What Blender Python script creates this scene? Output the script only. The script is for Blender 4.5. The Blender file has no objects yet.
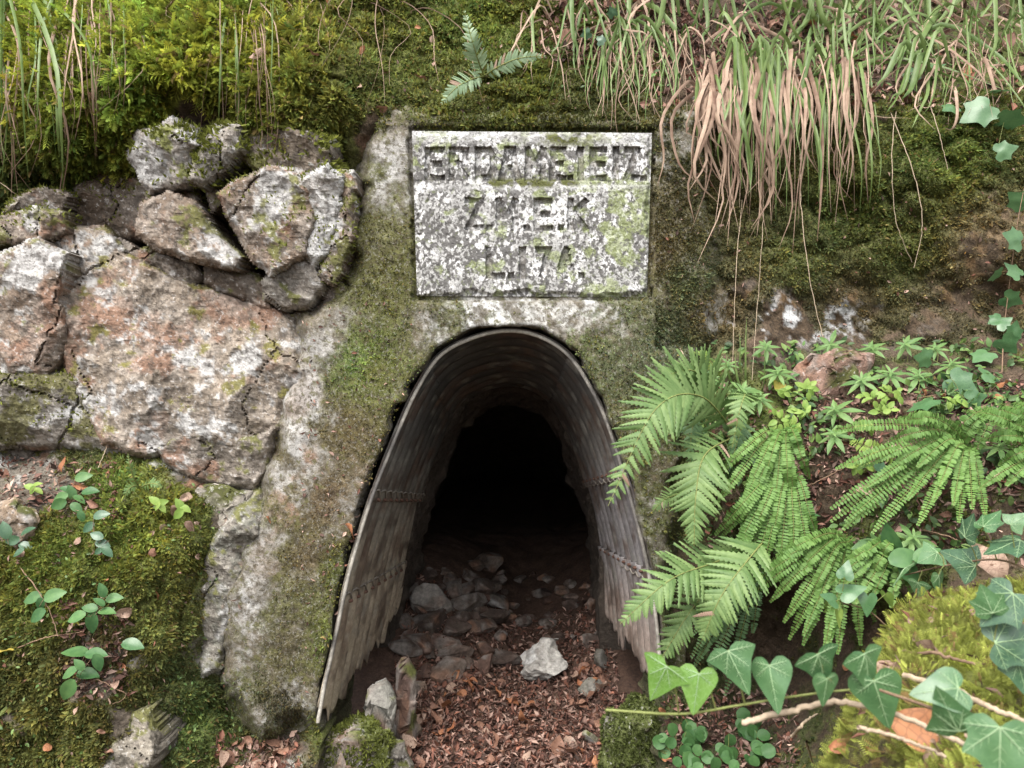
import bpy, math, random
import numpy as np
from mathutils import Vector, Matrix

random.seed(7)
RNG = np.random.default_rng(11)
SC = bpy.context.scene
COL = SC.collection

# ------------------------------------------------------------------ camera, sky, sun, exposure
CAM_D = 2.60          # camera stands this far in front of the portal wall
CAM_Z = 1.30
FPX = 512.0 / math.tan(math.radians(33.5))
cam_data = bpy.data.cameras.new('camera')
cam_data.sensor_width = 36.0
cam_data.lens = 18.0 / math.tan(math.radians(33.5))
cam_data.clip_start = 0.02
cam_data.clip_end = 500.0
cam_data.dof.use_dof = True
cam_data.dof.focus_distance = 2.35
cam_data.dof.aperture_fstop = 9.0
cam = bpy.data.objects.new('camera', cam_data)
cam.location = (0, -CAM_D, CAM_Z)
cam.rotation_euler = (math.radians(90), 0, 0)
COL.objects.link(cam)
SC.camera = cam

SUN_EL, SUN_AZ = 58.0, 205.0
world = bpy.data.worlds.new('World')
SC.world = world
world.use_nodes = True
wn = world.node_tree
wn.nodes.clear()
sky = wn.nodes.new('ShaderNodeTexSky')
sky.sky_type = 'NISHITA'
sky.sun_disc = False
sky.sun_elevation = math.radians(SUN_EL)
sky.sun_rotation = math.radians(SUN_AZ)
sky.air_density = 1.0
sky.dust_density = 4.0
hs = wn.nodes.new('ShaderNodeHueSaturation')
hs.inputs['Saturation'].default_value = 0.22      # an overcast sky is nearly white
bg = wn.nodes.new('ShaderNodeBackground')
bg.inputs['Strength'].default_value = 0.15
wo = wn.nodes.new('ShaderNodeOutputWorld')
wn.links.new(sky.outputs[0], hs.inputs['Color'])
wn.links.new(hs.outputs[0], bg.inputs['Color'])
wn.links.new(bg.outputs[0], wo.inputs['Surface'])

sun_data = bpy.data.lights.new('sun', 'SUN')
sun_data.energy = 1.3
sun_data.angle = math.radians(40)
sun_data.color = (1.0, 0.955, 0.88)
sun = bpy.data.objects.new('sun', sun_data)
_az, _el = math.radians(SUN_AZ), math.radians(SUN_EL)
_d = Vector((math.sin(_az) * math.cos(_el), math.cos(_az) * math.cos(_el), math.sin(_el)))
sun.rotation_euler = _d.to_track_quat('Z', 'Y').to_euler()
sun.location = (0, -3, 6)
COL.objects.link(sun)

SC.view_settings.view_transform = 'Standard'
SC.view_settings.look = 'None'
SC.view_settings.gamma = 1.0
SC.view_settings.exposure = 1.5
SC.view_settings.use_curve_mapping = False
SC.cycles.max_bounces = 6
SC.cycles.transparent_max_bounces = 6

# ------------------------------------------------------------------ numeric helpers
def at(px, py, Y):
    """point at depth Y (metres behind the portal plane) seen at a photo position"""
    k = (CAM_D + Y) / FPX
    return np.array([(px - 512.0) * k, Y, CAM_Z - (py - 384.0) * k])

def at_arr(u, v, Y):
    k = (CAM_D + Y) / FPX
    return np.stack([(u - 512.0) * k, Y + 0 * u, CAM_Z - (v - 384.0) * k], axis=-1)

def _h(ix, iy, iz, seed):
    n = (ix * 374761393 + iy * 668265263 + iz * 2147483647 + seed * 1274126177) & 0xFFFFFFFF
    n = ((n ^ (n >> 13)) * 1274126177) & 0xFFFFFFFF
    n = ((n ^ (n >> 16)) * 2246822519) & 0xFFFFFFFF
    return ((n ^ (n >> 15)) & 0xFFFFFF).astype(np.float64) / float(0xFFFFFF)

def noise(p, scale, seed=0):
    q = np.asarray(p, dtype=np.float64) * scale + 1000.0
    i = np.floor(q).astype(np.int64)
    f = q - i
    f = f * f * f * (f * (f * 6 - 15) + 10)
    r = 0
    for dx in (0, 1):
        wx = f[..., 0] if dx else 1 - f[..., 0]
        for dy in (0, 1):
            wy = f[..., 1] if dy else 1 - f[..., 1]
            for dz in (0, 1):
                wz = f[..., 2] if dz else 1 - f[..., 2]
                r = r + wx * wy * wz * _h(i[..., 0] + dx, i[..., 1] + dy, i[..., 2] + dz, seed)
    return r * 2 - 1

_ROT = np.array(Matrix.Rotation(.9, 3, Vector((.48, .62, .62)).normalized()))
def fbm(p, scale, octv=4, seed=0, gain=0.5, ridged=False):
    a, r, t = 1.0, 0, 0
    p = np.asarray(p, float)
    for o in range(octv):
        p = p @ _ROT
        n = noise(p, scale * 2.03 ** o, seed + 17 * o) * 1.25
        if ridged:
            n = 1 - 2 * np.abs(n)
        r = r + a * n
        t += a
        a *= gain
    return r / t

def sstep(a, b, x):
    t = np.clip((x - a) / (b - a), 0, 1)
    return t * t * (3 - 2 * t)

def inpoly(px, py, poly):
    px = np.asarray(px, float); py = np.asarray(py, float)
    ins = np.zeros(px.shape, bool)
    n = len(poly)
    for i in range(n):
        x0, y0 = poly[i]; x1, y1 = poly[(i + 1) % n]
        if y0 == y1:
            continue
        c = ((y0 > py) != (y1 > py)) & (px < (x1 - x0) * (py - y0) / (y1 - y0) + x0)
        ins ^= c
    return ins

def polydist(px, py, poly):
    d = np.full(np.shape(px), 1e9)
    n = len(poly)
    for i in range(n):
        x0, y0 = poly[i]; x1, y1 = poly[(i + 1) % n]
        ex, ey = x1 - x0, y1 - y0
        t = np.clip(((px - x0) * ex + (py - y0) * ey) / (ex * ex + ey * ey + 1e-9), 0, 1)
        d = np.minimum(d, np.hypot(px - x0 - t * ex, py - y0 - t * ey))
    return d

def rbf_fit(pts, vals, c=45.0):
    P = np.array(pts, float)
    A = np.sqrt(((P[:, None] - P[None]) ** 2).sum(-1) + c * c)
    n = len(P)
    M = np.zeros((n + 1, n + 1)); M[:n, :n] = A; M[:n, n] = 1; M[n, :n] = 1
    w = np.linalg.solve(M, np.append(np.array(vals, float), 0))
    def f(u, v):
        r = np.full(np.shape(u), w[n])
        for i in range(n):
            r = r + w[i] * np.sqrt((u - P[i, 0]) ** 2 + (v - P[i, 1]) ** 2 + c * c)
        return r
    return f

def catmull(pts, n):
    P = [np.array(p, float) for p in pts]
    if len(P) == 2:
        return np.array([P[0] + (P[1] - P[0]) * t for t in np.linspace(0, 1, n)])
    P = [2 * P[0] - P[1]] + P + [2 * P[-1] - P[-2]]
    m = len(P) - 3
    out = []
    for s in np.linspace(0, m - 1e-6, n):
        i = int(s); t = s - i
        p0, p1, p2, p3 = P[i:i + 4]
        out.append(0.5 * ((2 * p1) + (-p0 + p2) * t + (2 * p0 - 5 * p1 + 4 * p2 - p3) * t * t + (-p0 + 3 * p1 - 3 * p2 + p3) * t ** 3))
    return np.array(out)

def unit(v):
    v = np.asarray(v, float)
    return v / (np.linalg.norm(v, axis=-1, keepdims=True) + 1e-12)

# ------------------------------------------------------------------ object helpers
def mesh_np(name, V, F, mat, cols=None, smooth=True):
    """F: list of (n,k) int arrays (k = 3 or 4)"""
    V = np.asarray(V, np.float32)
    if not isinstance(F, (list, tuple)):
        F = [F]
    F = [np.asarray(f, np.int32) for f in F if len(f)]
    me = bpy.data.meshes.new(name)
    me.vertices.add(len(V))
    me.vertices.foreach_set('co', V.ravel())
    loops = np.concatenate([f.ravel() for f in F])
    tot = np.concatenate([np.full(len(f), f.shape[1], np.int32) for f in F])
    st = np.concatenate([[0], np.cumsum(tot)[:-1]]).astype(np.int32)
    me.loops.add(len(loops))
    me.loops.foreach_set('vertex_index', loops)
    me.polygons.add(len(tot))
    me.polygons.foreach_set('loop_start', st)
    me.polygons.foreach_set('loop_total', tot)
    me.polygons.foreach_set('use_smooth', np.full(len(tot), bool(smooth)))
    me.update(calc_edges=True)
    if cols is not None:
        a = me.color_attributes.new('Col', 'FLOAT_COLOR', 'POINT')
        c = np.ones((len(V), 4), np.float32)
        c[:, :3] = np.clip(cols, 0.001, 0.95)
        a.data.foreach_set('color', c.ravel())
    if mat is not None:
        me.materials.append(mat)
    return me

def obj(name, me, parent=None, loc=None, label=None, cat=None, group=None, kind=None):
    o = bpy.data.objects.new(name, me)
    COL.objects.link(o)
    if parent is not None:
        o.parent = parent
    if loc is not None:
        o.location = [float(c) for c in loc]
    if label: o['label'] = label
    if cat: o['category'] = cat
    if group: o['group'] = group
    if kind: o['kind'] = kind
    return o

def thing(name, loc, label, cat, group=None):
    o = obj(name, None, None, loc, label, cat, group)
    o.empty_display_size = 0.05
    return o

def frame_mat(origin, ydir, zdir, scale):
    y = unit(ydir); z = np.asarray(zdir, float); z = unit(z - y * np.dot(z, y)); x = np.cross(y, z)
    s = (scale, scale, scale) if np.isscalar(scale) else scale
    M = Matrix.Identity(4)
    for r in range(3):
        M[r][0] = x[r] * s[0]; M[r][1] = y[r] * s[1]; M[r][2] = z[r] * s[2]; M[r][3] = origin[r]
    return M

def inst_arr(TV, TF, O, Yd, Zd, S):
    """many copies of a template: TV (k,3), TF list of (m,j), O (n,3), Yd, Zd (n,3), S (n,) or (n,3)"""
    n, k = len(O), len(TV)
    y = unit(Yd); z = unit(Zd - y * (Zd * y).sum(-1, keepdims=True)); x = np.cross(y, z)
    S = np.asarray(S, float)
    if S.ndim == 1:
        S = np.repeat(S[:, None], 3, 1)
    V = (O[:, None, :] + TV[None, :, 0:1] * (x * S[:, 0:1])[:, None] + TV[None, :, 1:2] * (y * S[:, 1:2])[:, None] + TV[None, :, 2:3] * (z * S[:, 2:3])[:, None])
    off = (np.arange(n) * k)
    FF = [(f[None] + off[:, None, None]).reshape(-1, f.shape[1]) for f in TF]
    return V.reshape(-1, 3), FF

def tube_np(path, radii, seg=6):
    P = np.asarray(path, float); n = len(P)
    r = np.broadcast_to(np.asarray(radii, float), (n,))
    T = unit(np.gradient(P, axis=0))
    ref = np.array([0.31, 0.52, 0.79])
    A = unit(np.cross(T, ref)); B = np.cross(T, A)
    th = np.arange(seg) * 2 * math.pi / seg
    V = P[:, None] + r[:, None, None] * (np.cos(th)[None, :, None] * A[:, None] + np.sin(th)[None, :, None] * B[:, None])
    V = V.reshape(-1, 3)
    F = []
    for i in range(n - 1):
        for j in range(seg):
            a = i * seg + j; b = i * seg + (j + 1) % seg
            F.append((a, b, b + seg, a + seg))
    return V, np.array(F)

def merge(parts):
    Vs, F3, F4, off = [], [], [], 0
    for V, FF in parts:
        if not isinstance(FF, (list, tuple)):
            FF = [FF]
        Vs.append(V)
        for f in FF:
            f = np.asarray(f)
            if len(f):
                (F3 if f.shape[1] == 3 else F4).append(f + off)
        off += len(V)
    return np.concatenate(Vs), [np.concatenate(x) for x in (F3, F4) if x]

# ------------------------------------------------------------------ materials
def new_mat(name):
    m = bpy.data.materials.new(name)
    m.use_nodes = True
    nt = m.node_tree
    nt.nodes.clear()
    return m, nt

def N(nt, t, **kw):
    n = nt.nodes.new(t)
    for k, v in kw.items():
        setattr(n, k, v)
    return n

def surface_mat(name, rough=0.9, bump=0.6, bscale=160.0, var=0.45, vscale=90.0, bdist=0.004, spec=0.25, col=None, vscale2=14.0, speck=None):
    """albedo from the 'Col' attribute (the thing's own colours) times fine grain, plus fine relief"""
    m, nt = new_mat(name)
    L = nt.links.new
    out = N(nt, 'ShaderNodeOutputMaterial')
    bs = N(nt, 'ShaderNodeBsdfPrincipled')
    bs.inputs['Roughness'].default_value = rough
    bs.inputs['Specular IOR Level'].default_value = spec
    tc = N(nt, 'ShaderNodeTexCoord')
    n1 = N(nt, 'ShaderNodeTexNoise'); n1.inputs['Scale'].default_value = vscale; n1.inputs['Detail'].default_value = 5; n1.inputs['Roughness'].default_value = 0.65
    n2 = N(nt, 'ShaderNodeTexNoise'); n2.inputs['Scale'].default_value = vscale2; n2.inputs['Detail'].default_value = 4
    L(tc.outputs['Object'], n1.inputs['Vector']); L(tc.outputs['Object'], n2.inputs['Vector'])
    mr = N(nt, 'ShaderNodeMapRange'); mr.inputs[1].default_value = 0.3; mr.inputs[2].default_value = 0.7; mr.inputs[3].default_value = 1 - var; mr.inputs[4].default_value = 1 + var
    L(n1.outputs[0], mr.inputs[0])
    mr2 = N(nt, 'ShaderNodeMapRange'); mr2.inputs[1].default_value = 0.3; mr2.inputs[2].default_value = 0.7; mr2.inputs[3].default_value = 1 - var * .5; mr2.inputs[4].default_value = 1 + var * .5
    L(n2.outputs[0], mr2.inputs[0])
    mu = N(nt, 'ShaderNodeMath', operation='MULTIPLY'); L(mr.outputs[0], mu.inputs[0]); L(mr2.outputs[0], mu.inputs[1])
    vm = N(nt, 'ShaderNodeVectorMath', operation='SCALE')
    if col is None:
        at_ = N(nt, 'ShaderNodeVertexColor'); at_.layer_name = 'Col'
        L(at_.outputs[0], vm.inputs[0])
    else:
        rgb = N(nt, 'ShaderNodeRGB'); rgb.outputs[0].default_value = (*col, 1)
        L(rgb.outputs[0], vm.inputs[0])
    L(mu.outputs[0], vm.inputs['Scale'])
    src = vm.outputs[0]
    if speck:      # small crusts of lichen and grime: crisp spots of their own colour
        for sc_, lo_, hi_, cc_, am_ in speck:
            ns = N(nt, 'ShaderNodeTexNoise'); ns.inputs['Scale'].default_value = sc_; ns.inputs['Detail'].default_value = 3; ns.inputs['Roughness'].default_value = .7
            L(tc.outputs['Object'], ns.inputs['Vector'])
            rs = N(nt, 'ShaderNodeMapRange'); rs.inputs[1].default_value = lo_; rs.inputs[2].default_value = hi_; rs.inputs[3].default_value = 0; rs.inputs[4].default_value = am_
            L(ns.outputs[0], rs.inputs[0])
            cs = N(nt, 'ShaderNodeMix', data_type='RGBA', clamp_factor=True); cs.inputs[7].default_value = (*cc_, 1)
            L(rs.outputs[0], cs.inputs[0]); L(src, cs.inputs[6]); src = cs.outputs[2]
    L(src, bs.inputs['Base Color'])
    n3 = N(nt, 'ShaderNodeTexNoise'); n3.inputs['Scale'].default_value = bscale; n3.inputs['Detail'].default_value = 6; n3.inputs['Roughness'].default_value = 0.7
    L(tc.outputs['Object'], n3.inputs['Vector'])
    bp = N(nt, 'ShaderNodeBump'); bp.inputs['Strength'].default_value = bump; bp.inputs['Distance'].default_value = bdist
    L(n3.outputs[0], bp.inputs['Height']); L(bp.outputs[0], bs.inputs['Normal'])
    L(bs.outputs[0], out.inputs['Surface'])
    return m

def leaf_mat(name, c1, c2, rough=0.5, trans=0.3, spec=0.35, use_col=False, nscale=60.0, spots=None, vein=None):
    """leaf: colour varies from thing to thing and in fine mottling; some light passes through"""
    m, nt = new_mat(name)
    L = nt.links.new
    out = N(nt, 'ShaderNodeOutputMaterial')
    bs = N(nt, 'ShaderNodeBsdfPrincipled'); bs.inputs['Roughness'].default_value = rough; bs.inputs['Specular IOR Level'].default_value = spec
    tr = N(nt, 'ShaderNodeBsdfTranslucent')
    mx = N(nt, 'ShaderNodeMixShader'); mx.inputs[0].default_value = trans
    tc = N(nt, 'ShaderNodeTexCoord')
    oi = N(nt, 'ShaderNodeObjectInfo')
    nz = N(nt, 'ShaderNodeTexNoise'); nz.inputs['Scale'].default_value = nscale; nz.inputs['Detail'].default_value = 4
    ad = N(nt, 'ShaderNodeVectorMath', operation='ADD')
    L(tc.outputs['Object'], ad.inputs[0]); L(oi.outputs['Random'], ad.inputs[1])
    L(ad.outputs[0], nz.inputs['Vector'])
    if use_col:
        at_ = N(nt, 'ShaderNodeVertexColor'); at_.layer_name = 'Col'
        src = at_.outputs[0]
    else:
        f = N(nt, 'ShaderNodeMath', operation='MULTIPLY_ADD'); f.inputs[1].default_value = 0.55; 
        L(oi.outputs['Random'], f.inputs[0])
        f2 = N(nt, 'ShaderNodeMath', operation='MULTIPLY_ADD'); f2.inputs[1].default_value = 1.2; f2.inputs[2].default_value = -0.38
        L(nz.outputs[0], f2.inputs[0]); L(f2.outputs[0], f.inputs[2])
        cm = N(nt, 'ShaderNodeMix', data_type='RGBA', clamp_factor=True)
        cm.inputs[6].default_value = (*c1, 1); cm.inputs[7].default_value = (*c2, 1)
        L(f.outputs[0], cm.inputs[0])
        src = cm.outputs[2]
    if spots:
        n5 = N(nt, 'ShaderNodeTexNoise'); n5.inputs['Scale'].default_value = nscale * 2.2; n5.inputs['Detail'].default_value = 3
        L(ad.outputs[0], n5.inputs['Vector'])
        r5 = N(nt, 'ShaderNodeMapRange'); r5.inputs[1].default_value = 0.6; r5.inputs[2].default_value = 0.68
        L(n5.outputs[0], r5.inputs[0])
        c5 = N(nt, 'ShaderNodeMix', data_type='RGBA', clamp_factor=True); c5.inputs[7].default_value = (*spots, 1)
        L(r5.outputs[0], c5.inputs[0]); L(src, c5.inputs[6]); src = c5.outputs[2]
    if vein:
        vo = N(nt, 'ShaderNodeTexVoronoi', feature='DISTANCE_TO_EDGE'); vo.inputs['Scale'].default_value = vein[0]
        L(ad.outputs[0], vo.inputs['Vector'])
        rv = N(nt, 'ShaderNodeMapRange'); rv.inputs[1].default_value = 0.0; rv.inputs[2].default_value = 0.09; rv.inputs[3].default_value = vein[1]; rv.inputs[4].default_value = 0.0
        L(vo.outputs[0], rv.inputs[0])
        cv = N(nt, 'ShaderNodeMix', data_type='RGBA', clamp_factor=True); cv.inputs[7].default_value = (*vein[2], 1)
        L(rv.outputs[0], cv.inputs[0]); L(src, cv.inputs[6]); src = cv.outputs[2]
    L(src, bs.inputs['Base Color']); L(src, tr.inputs['Color'])
    bp = N(nt, 'ShaderNodeBump'); bp.inputs['Strength'].default_value = 0.25; bp.inputs['Distance'].default_value = 0.002
    L(nz.outputs[0], bp.inputs['Height']); L(bp.outputs[0], bs.inputs['Normal'])
    L(bs.outputs[0], mx.inputs[1]); L(tr.outputs[0], mx.inputs[2])
    L(mx.outputs[0], out.inputs['Surface'])
    return m

M_BANK = surface_mat('earth_and_moss', 0.95, 1.0, 130, 0.5, 130, 0.008, speck=[(80, .58, .62, (.035, .028, .02), .7), (110, .62, .66, (.2, .15, .1), .5)])
M_CONC = surface_mat('weathered_concrete', 0.92, 1.0, 160, 0.4, 150, 0.006, speck=[(75, .53, .57, (.075, .062, .04), .75), (120, .57, .6, (.36, .35, .33), .3), (34, .58, .63, (.10, .095, .035), .7)])
M_PLAQ = surface_mat('carved_stone', 0.9, 0.8, 200, 0.25, 200, 0.003, speck=[(85, .56, .6, (.09, .085, .08), .8), (45, .6, .64, (.12, .14, .06), .5)])
M_ROCK = surface_mat('lichened_rock', 0.82, 0.9, 70, 0.35, 60, 0.008, vscale2=10, speck=[(90, .58, .62, (.06, .05, .042), .6), (60, .6, .64, (.42, .41, .4), .5)])
M_RUBB = surface_mat('rubble_stone', 0.9, 0.8, 90, 0.4, 60, 0.006)
M_WALL = surface_mat('tunnel_rock', 0.95, 1.0, 45, 0.4, 40, 0.02, col=(0.075, 0.06, 0.048))
M_FLOOR = surface_mat('tunnel_soil', 0.95, 0.9, 120, 0.45, 80, 0.008, col=(0.075, 0.045, 0.032))
M_METAL = surface_mat('weathered_corrugated_steel', 0.62, 0.6, 120, 0.35, 70, 0.002, spec=0.5)
M_RUST = surface_mat('rusted_iron', 0.85, 0.7, 200, 0.4, 120, 0.002, col=(0.10, 0.055, 0.04))
M_POST = surface_mat('weathered_post_concrete', 0.9, 0.8, 150, 0.35, 90, 0.004)
M_MOSS = leaf_mat('moss_sprigs', (0, 0, 0), (0, 0, 0), 0.75, 0.42, 0.15, use_col=True)
M_LITTER = leaf_mat('litter_flakes', (0, 0, 0), (0, 0, 0), 0.75, 0.12, 0.25, use_col=True)
M_FERN = leaf_mat('fern_green', (0.075, 0.15, 0.04), (0.24, 0.34, 0.125), 0.5, 0.35, 0.35, nscale=5)
M_FERND = leaf_mat('fern_dark_green', (0.07, 0.15, 0.06), (0.16, 0.27, 0.11), 0.5, 0.3, 0.4, nscale=12)
M_FERNP = leaf_mat('fern_pale_green', (0.2, 0.31, 0.17), (0.36, 0.46, 0.29), 0.45, 0.35, 0.4, nscale=5)
M_SPLEEN = leaf_mat('spleenwort_green', (0.08, 0.17, 0.035), (0.17, 0.29, 0.075), 0.55, 0.3, 0.3)
M_GRASS = leaf_mat('grass_green', (0.075, 0.135, 0.03), (0.19, 0.26, 0.085), 0.45, 0.3, 0.4, nscale=30)
M_STRAW = leaf_mat('dry_grass', (0.15, 0.085, 0.06), (0.5, 0.37, 0.275), 0.7, 0.25, 0.2, nscale=25)
M_IVY = leaf_mat('ivy_green', (0.03, 0.08, 0.042), (0.07, 0.14, 0.075), 0.36, 0.18, 0.6, nscale=3.5, vein=(9, .3, (.13, .24, .1)))
M_IVYN = leaf_mat('ivy_light_green', (0.045, 0.12, 0.045), (0.105, 0.205, 0.085), 0.36, 0.22, 0.6, nscale=3, vein=(9, .3, (.13, .24, .1)))
M_IVYY = leaf_mat('ivy_young_green', (0.11, 0.25, 0.035), (0.2, 0.35, 0.085), 0.36, 0.35, 0.5, nscale=3, vein=(9, .4, (.3, .45, .18)))
M_VEIN = leaf_mat('leaf_vein', (0.26, 0.38, 0.2), (0.34, 0.46, 0.27), 0.5, 0.1, 0.3)
M_OVAL = leaf_mat('herb_green', (0.035, 0.105, 0.038), (0.12, 0.23, 0.075), 0.45, 0.25, 0.35, nscale=4)
M_WOOD = leaf_mat('woodruff_green', (0.08, 0.165, 0.05), (0.19, 0.3, 0.10), 0.5, 0.3, 0.3, nscale=4)
M_LIME = leaf_mat('seedling_lime', (0.15, 0.27, 0.05), (0.3, 0.4, 0.1), 0.5, 0.35, 0.3, nscale=4)
M_CLOVER = leaf_mat('clover_green', (0.04, 0.11, 0.035), (0.09, 0.19, 0.06), 0.5, 0.2, 0.3, nscale=4)
M_DEAD = leaf_mat('dead_leaf_brown', (0.12, 0.055, 0.035), (0.34, 0.19, 0.13), 0.65, 0.15, 0.35, nscale=4, spots=(0.1, 0.05, 0.035), vein=(7, .5, (.12, .06, .04)))
M_PALE = leaf_mat('dead_leaf_pale', (0.25, 0.15, 0.11), (0.52, 0.38, 0.29), 0.65, 0.2, 0.3, nscale=4, spots=(0.16, 0.09, 0.06), vein=(7, .5, (.12, .06, .04)))
M_ORANGE = leaf_mat('dead_leaf_orange', (0.26, 0.09, 0.04), (0.42, 0.2, 0.1), 0.6, 0.2, 0.3, nscale=4, vein=(7, .5, (.12, .06, .04)))
M_YELLOW = leaf_mat('yellowing_leaf', (0.42, 0.34, 0.06), (0.6, 0.5, 0.12), 0.6, 0.25, 0.3, nscale=4, spots=(0.4, 0.2, 0.05))
M_STEM = surface_mat('woody_stem', 0.85, 0.5, 300, 0.3, 200, 0.001, col=(0.2, 0.13, 0.085))
M_ROOT = surface_mat('pale_root', 0.8, 0.4, 300, 0.3, 150, 0.001, col=(0.36, 0.28, 0.2))
M_RACHIS = surface_mat('fern_rachis', 0.6, 0.2, 300, 0.2, 150, 0.001, col=(0.17, 0.19, 0.06))

# ------------------------------------------------------------------ the bank: one wall-like slope with an opening
ARCH = [(318, 722, -.22), (326, 680, -.20), (335, 640, -.18), (350, 570, -.15), (371, 500, -.11), (398, 432, -.07), (417, 390, -.05),
        (440, 356, -.04), (473, 338, -.03), (508, 331, -.03), (540, 337, -.03), (570, 357, -.04), (596, 398, -.05), (613, 440, -.06),
        (631, 500, -.08), (646, 560, -.10), (656, 620, -.12), (662, 690, -.15)]
HOLE = [(318, 1000), (318, 760), (322, 735), (314, 715), (322, 672), (331, 635), (345, 568), (364, 498), (389, 430), (409, 385),
        (434, 350), (470, 331), (508, 325), (543, 330), (575, 352), (602, 396), (620, 440), (637, 500), (652, 560), (661, 620), (666, 690), (666, 712), (668, 760), (670, 1000)]
CTRL = [(-250, -200, .5), (200, -200, .5), (512, -200, .6), (800, -200, .9), (1274, -200, 1.0),
        (-250, 100, 0), (-250, 350, .02), (-250, 500, -.3), (-250, 768, -.6), (-250, 968, -.8),
        (0, 0, .14), (150, 0, .10), (300, 0, .12), (420, 0, .2), (512, 0, .28), (650, 0, .38), (800, 0, .5), (1024, 0, .55), (1274, 0, .5),
        (0, 60, .03), (150, 60, -.05), (250, 60, -.04), (330, 60, .0), (420, 60, .12), (550, 60, .14), (700, 60, .26), (850, 60, .3), (1000, 60, .28), (1274, 80, .2),
        (60, 130, -.05), (130, 100, -.04), (160, 140, .06), (200, 108, .0), (225, 140, .08), (280, 112, -.05), (330, 112, -.05), (450, 112, .02), (550, 115, .02), (650, 115, .03), (720, 108, .08), (850, 98, .10), (1000, 95, .08),
        (700, 180, .04), (850, 180, .02), (1000, 180, -.02), (700, 260, .03), (850, 260, .02), (1000, 250, -.05), (1274, 250, -.1),
        (700, 325, .03), (850, 325, .04), (1000, 305, 0),
        (720, 375, -.10), (850, 365, -.08), (1000, 350, -.12), (700, 425, -.16), (800, 405, -.22), (900, 405, -.28), (1024, 400, -.38), (1274, 400, -.55),
        (720, 490, -.22), (850, 490, -.38), (1024, 480, -.58), (720, 560, -.18), (850, 560, -.42), (1024, 560, -.75), (1274, 560, -.9),
        (740, 640, .0), (690, 640, -.08), (800, 650, -.1), (740, 700, -.08), (850, 700, -.5), (1024, 768, -.9), (700, 768, -.35), (850, 800, -.7), (1274, 968, -1.1), (700, 968, -.7),
        (665, 400, .0), (680, 520, -.06), (640, 745, -.2), (625, 800, -.3), (630, 968, -.6),
        (400, 200, .12), (350, 300, .12), (300, 450, .06), (250, 600, -.04), (270, 720, -.10), (500, 400, .05), (600, 300, .1),
        (60, 190, .12), (200, 180, .13), (300, 200, .12), (100, 235, .2), (250, 300, .2), (170, 260, .2),
        (150, 350, .08), (240, 400, .1), (30, 300, .12), (50, 400, .08), (120, 430, .02),
        (30, 445, .06), (30, 480, -.16), (110, 470, -.14), (200, 485, -.08), (240, 490, -.02),
        (0, 540, -.32), (100, 530, -.28), (190, 530, -.2), (235, 560, -.08), (0, 640, -.44), (100, 640, -.42), (170, 640, -.3), (210, 650, -.16),
        (0, 768, -.55), (120, 768, -.5), (190, 730, -.32), (225, 768, -.3), (120, 968, -.8), (300, 750, -.22), (350, 760, -.26), (330, 968, -.6)]
bank_depth = rbf_fit([(a, b) for a, b, c in CTRL], [c for a, b, c in CTRL], 30.0)
GU = np.concatenate([np.arange(-700, -250, 30.0), np.arange(-250, -10, 10.0), np.arange(-10, 1034, 2.0), np.arange(1034, 1274, 10.0), np.arange(1274, 1725, 30.0)])
GV = np.concatenate([np.arange(-560, -200, 30.0), np.arange(-200, -10, 10.0), np.arange(-10, 780, 2.0), np.arange(780, 971, 10.0)])
UU, VV = np.meshgrid(GU, GV)
NV, NU = UU.shape

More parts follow.
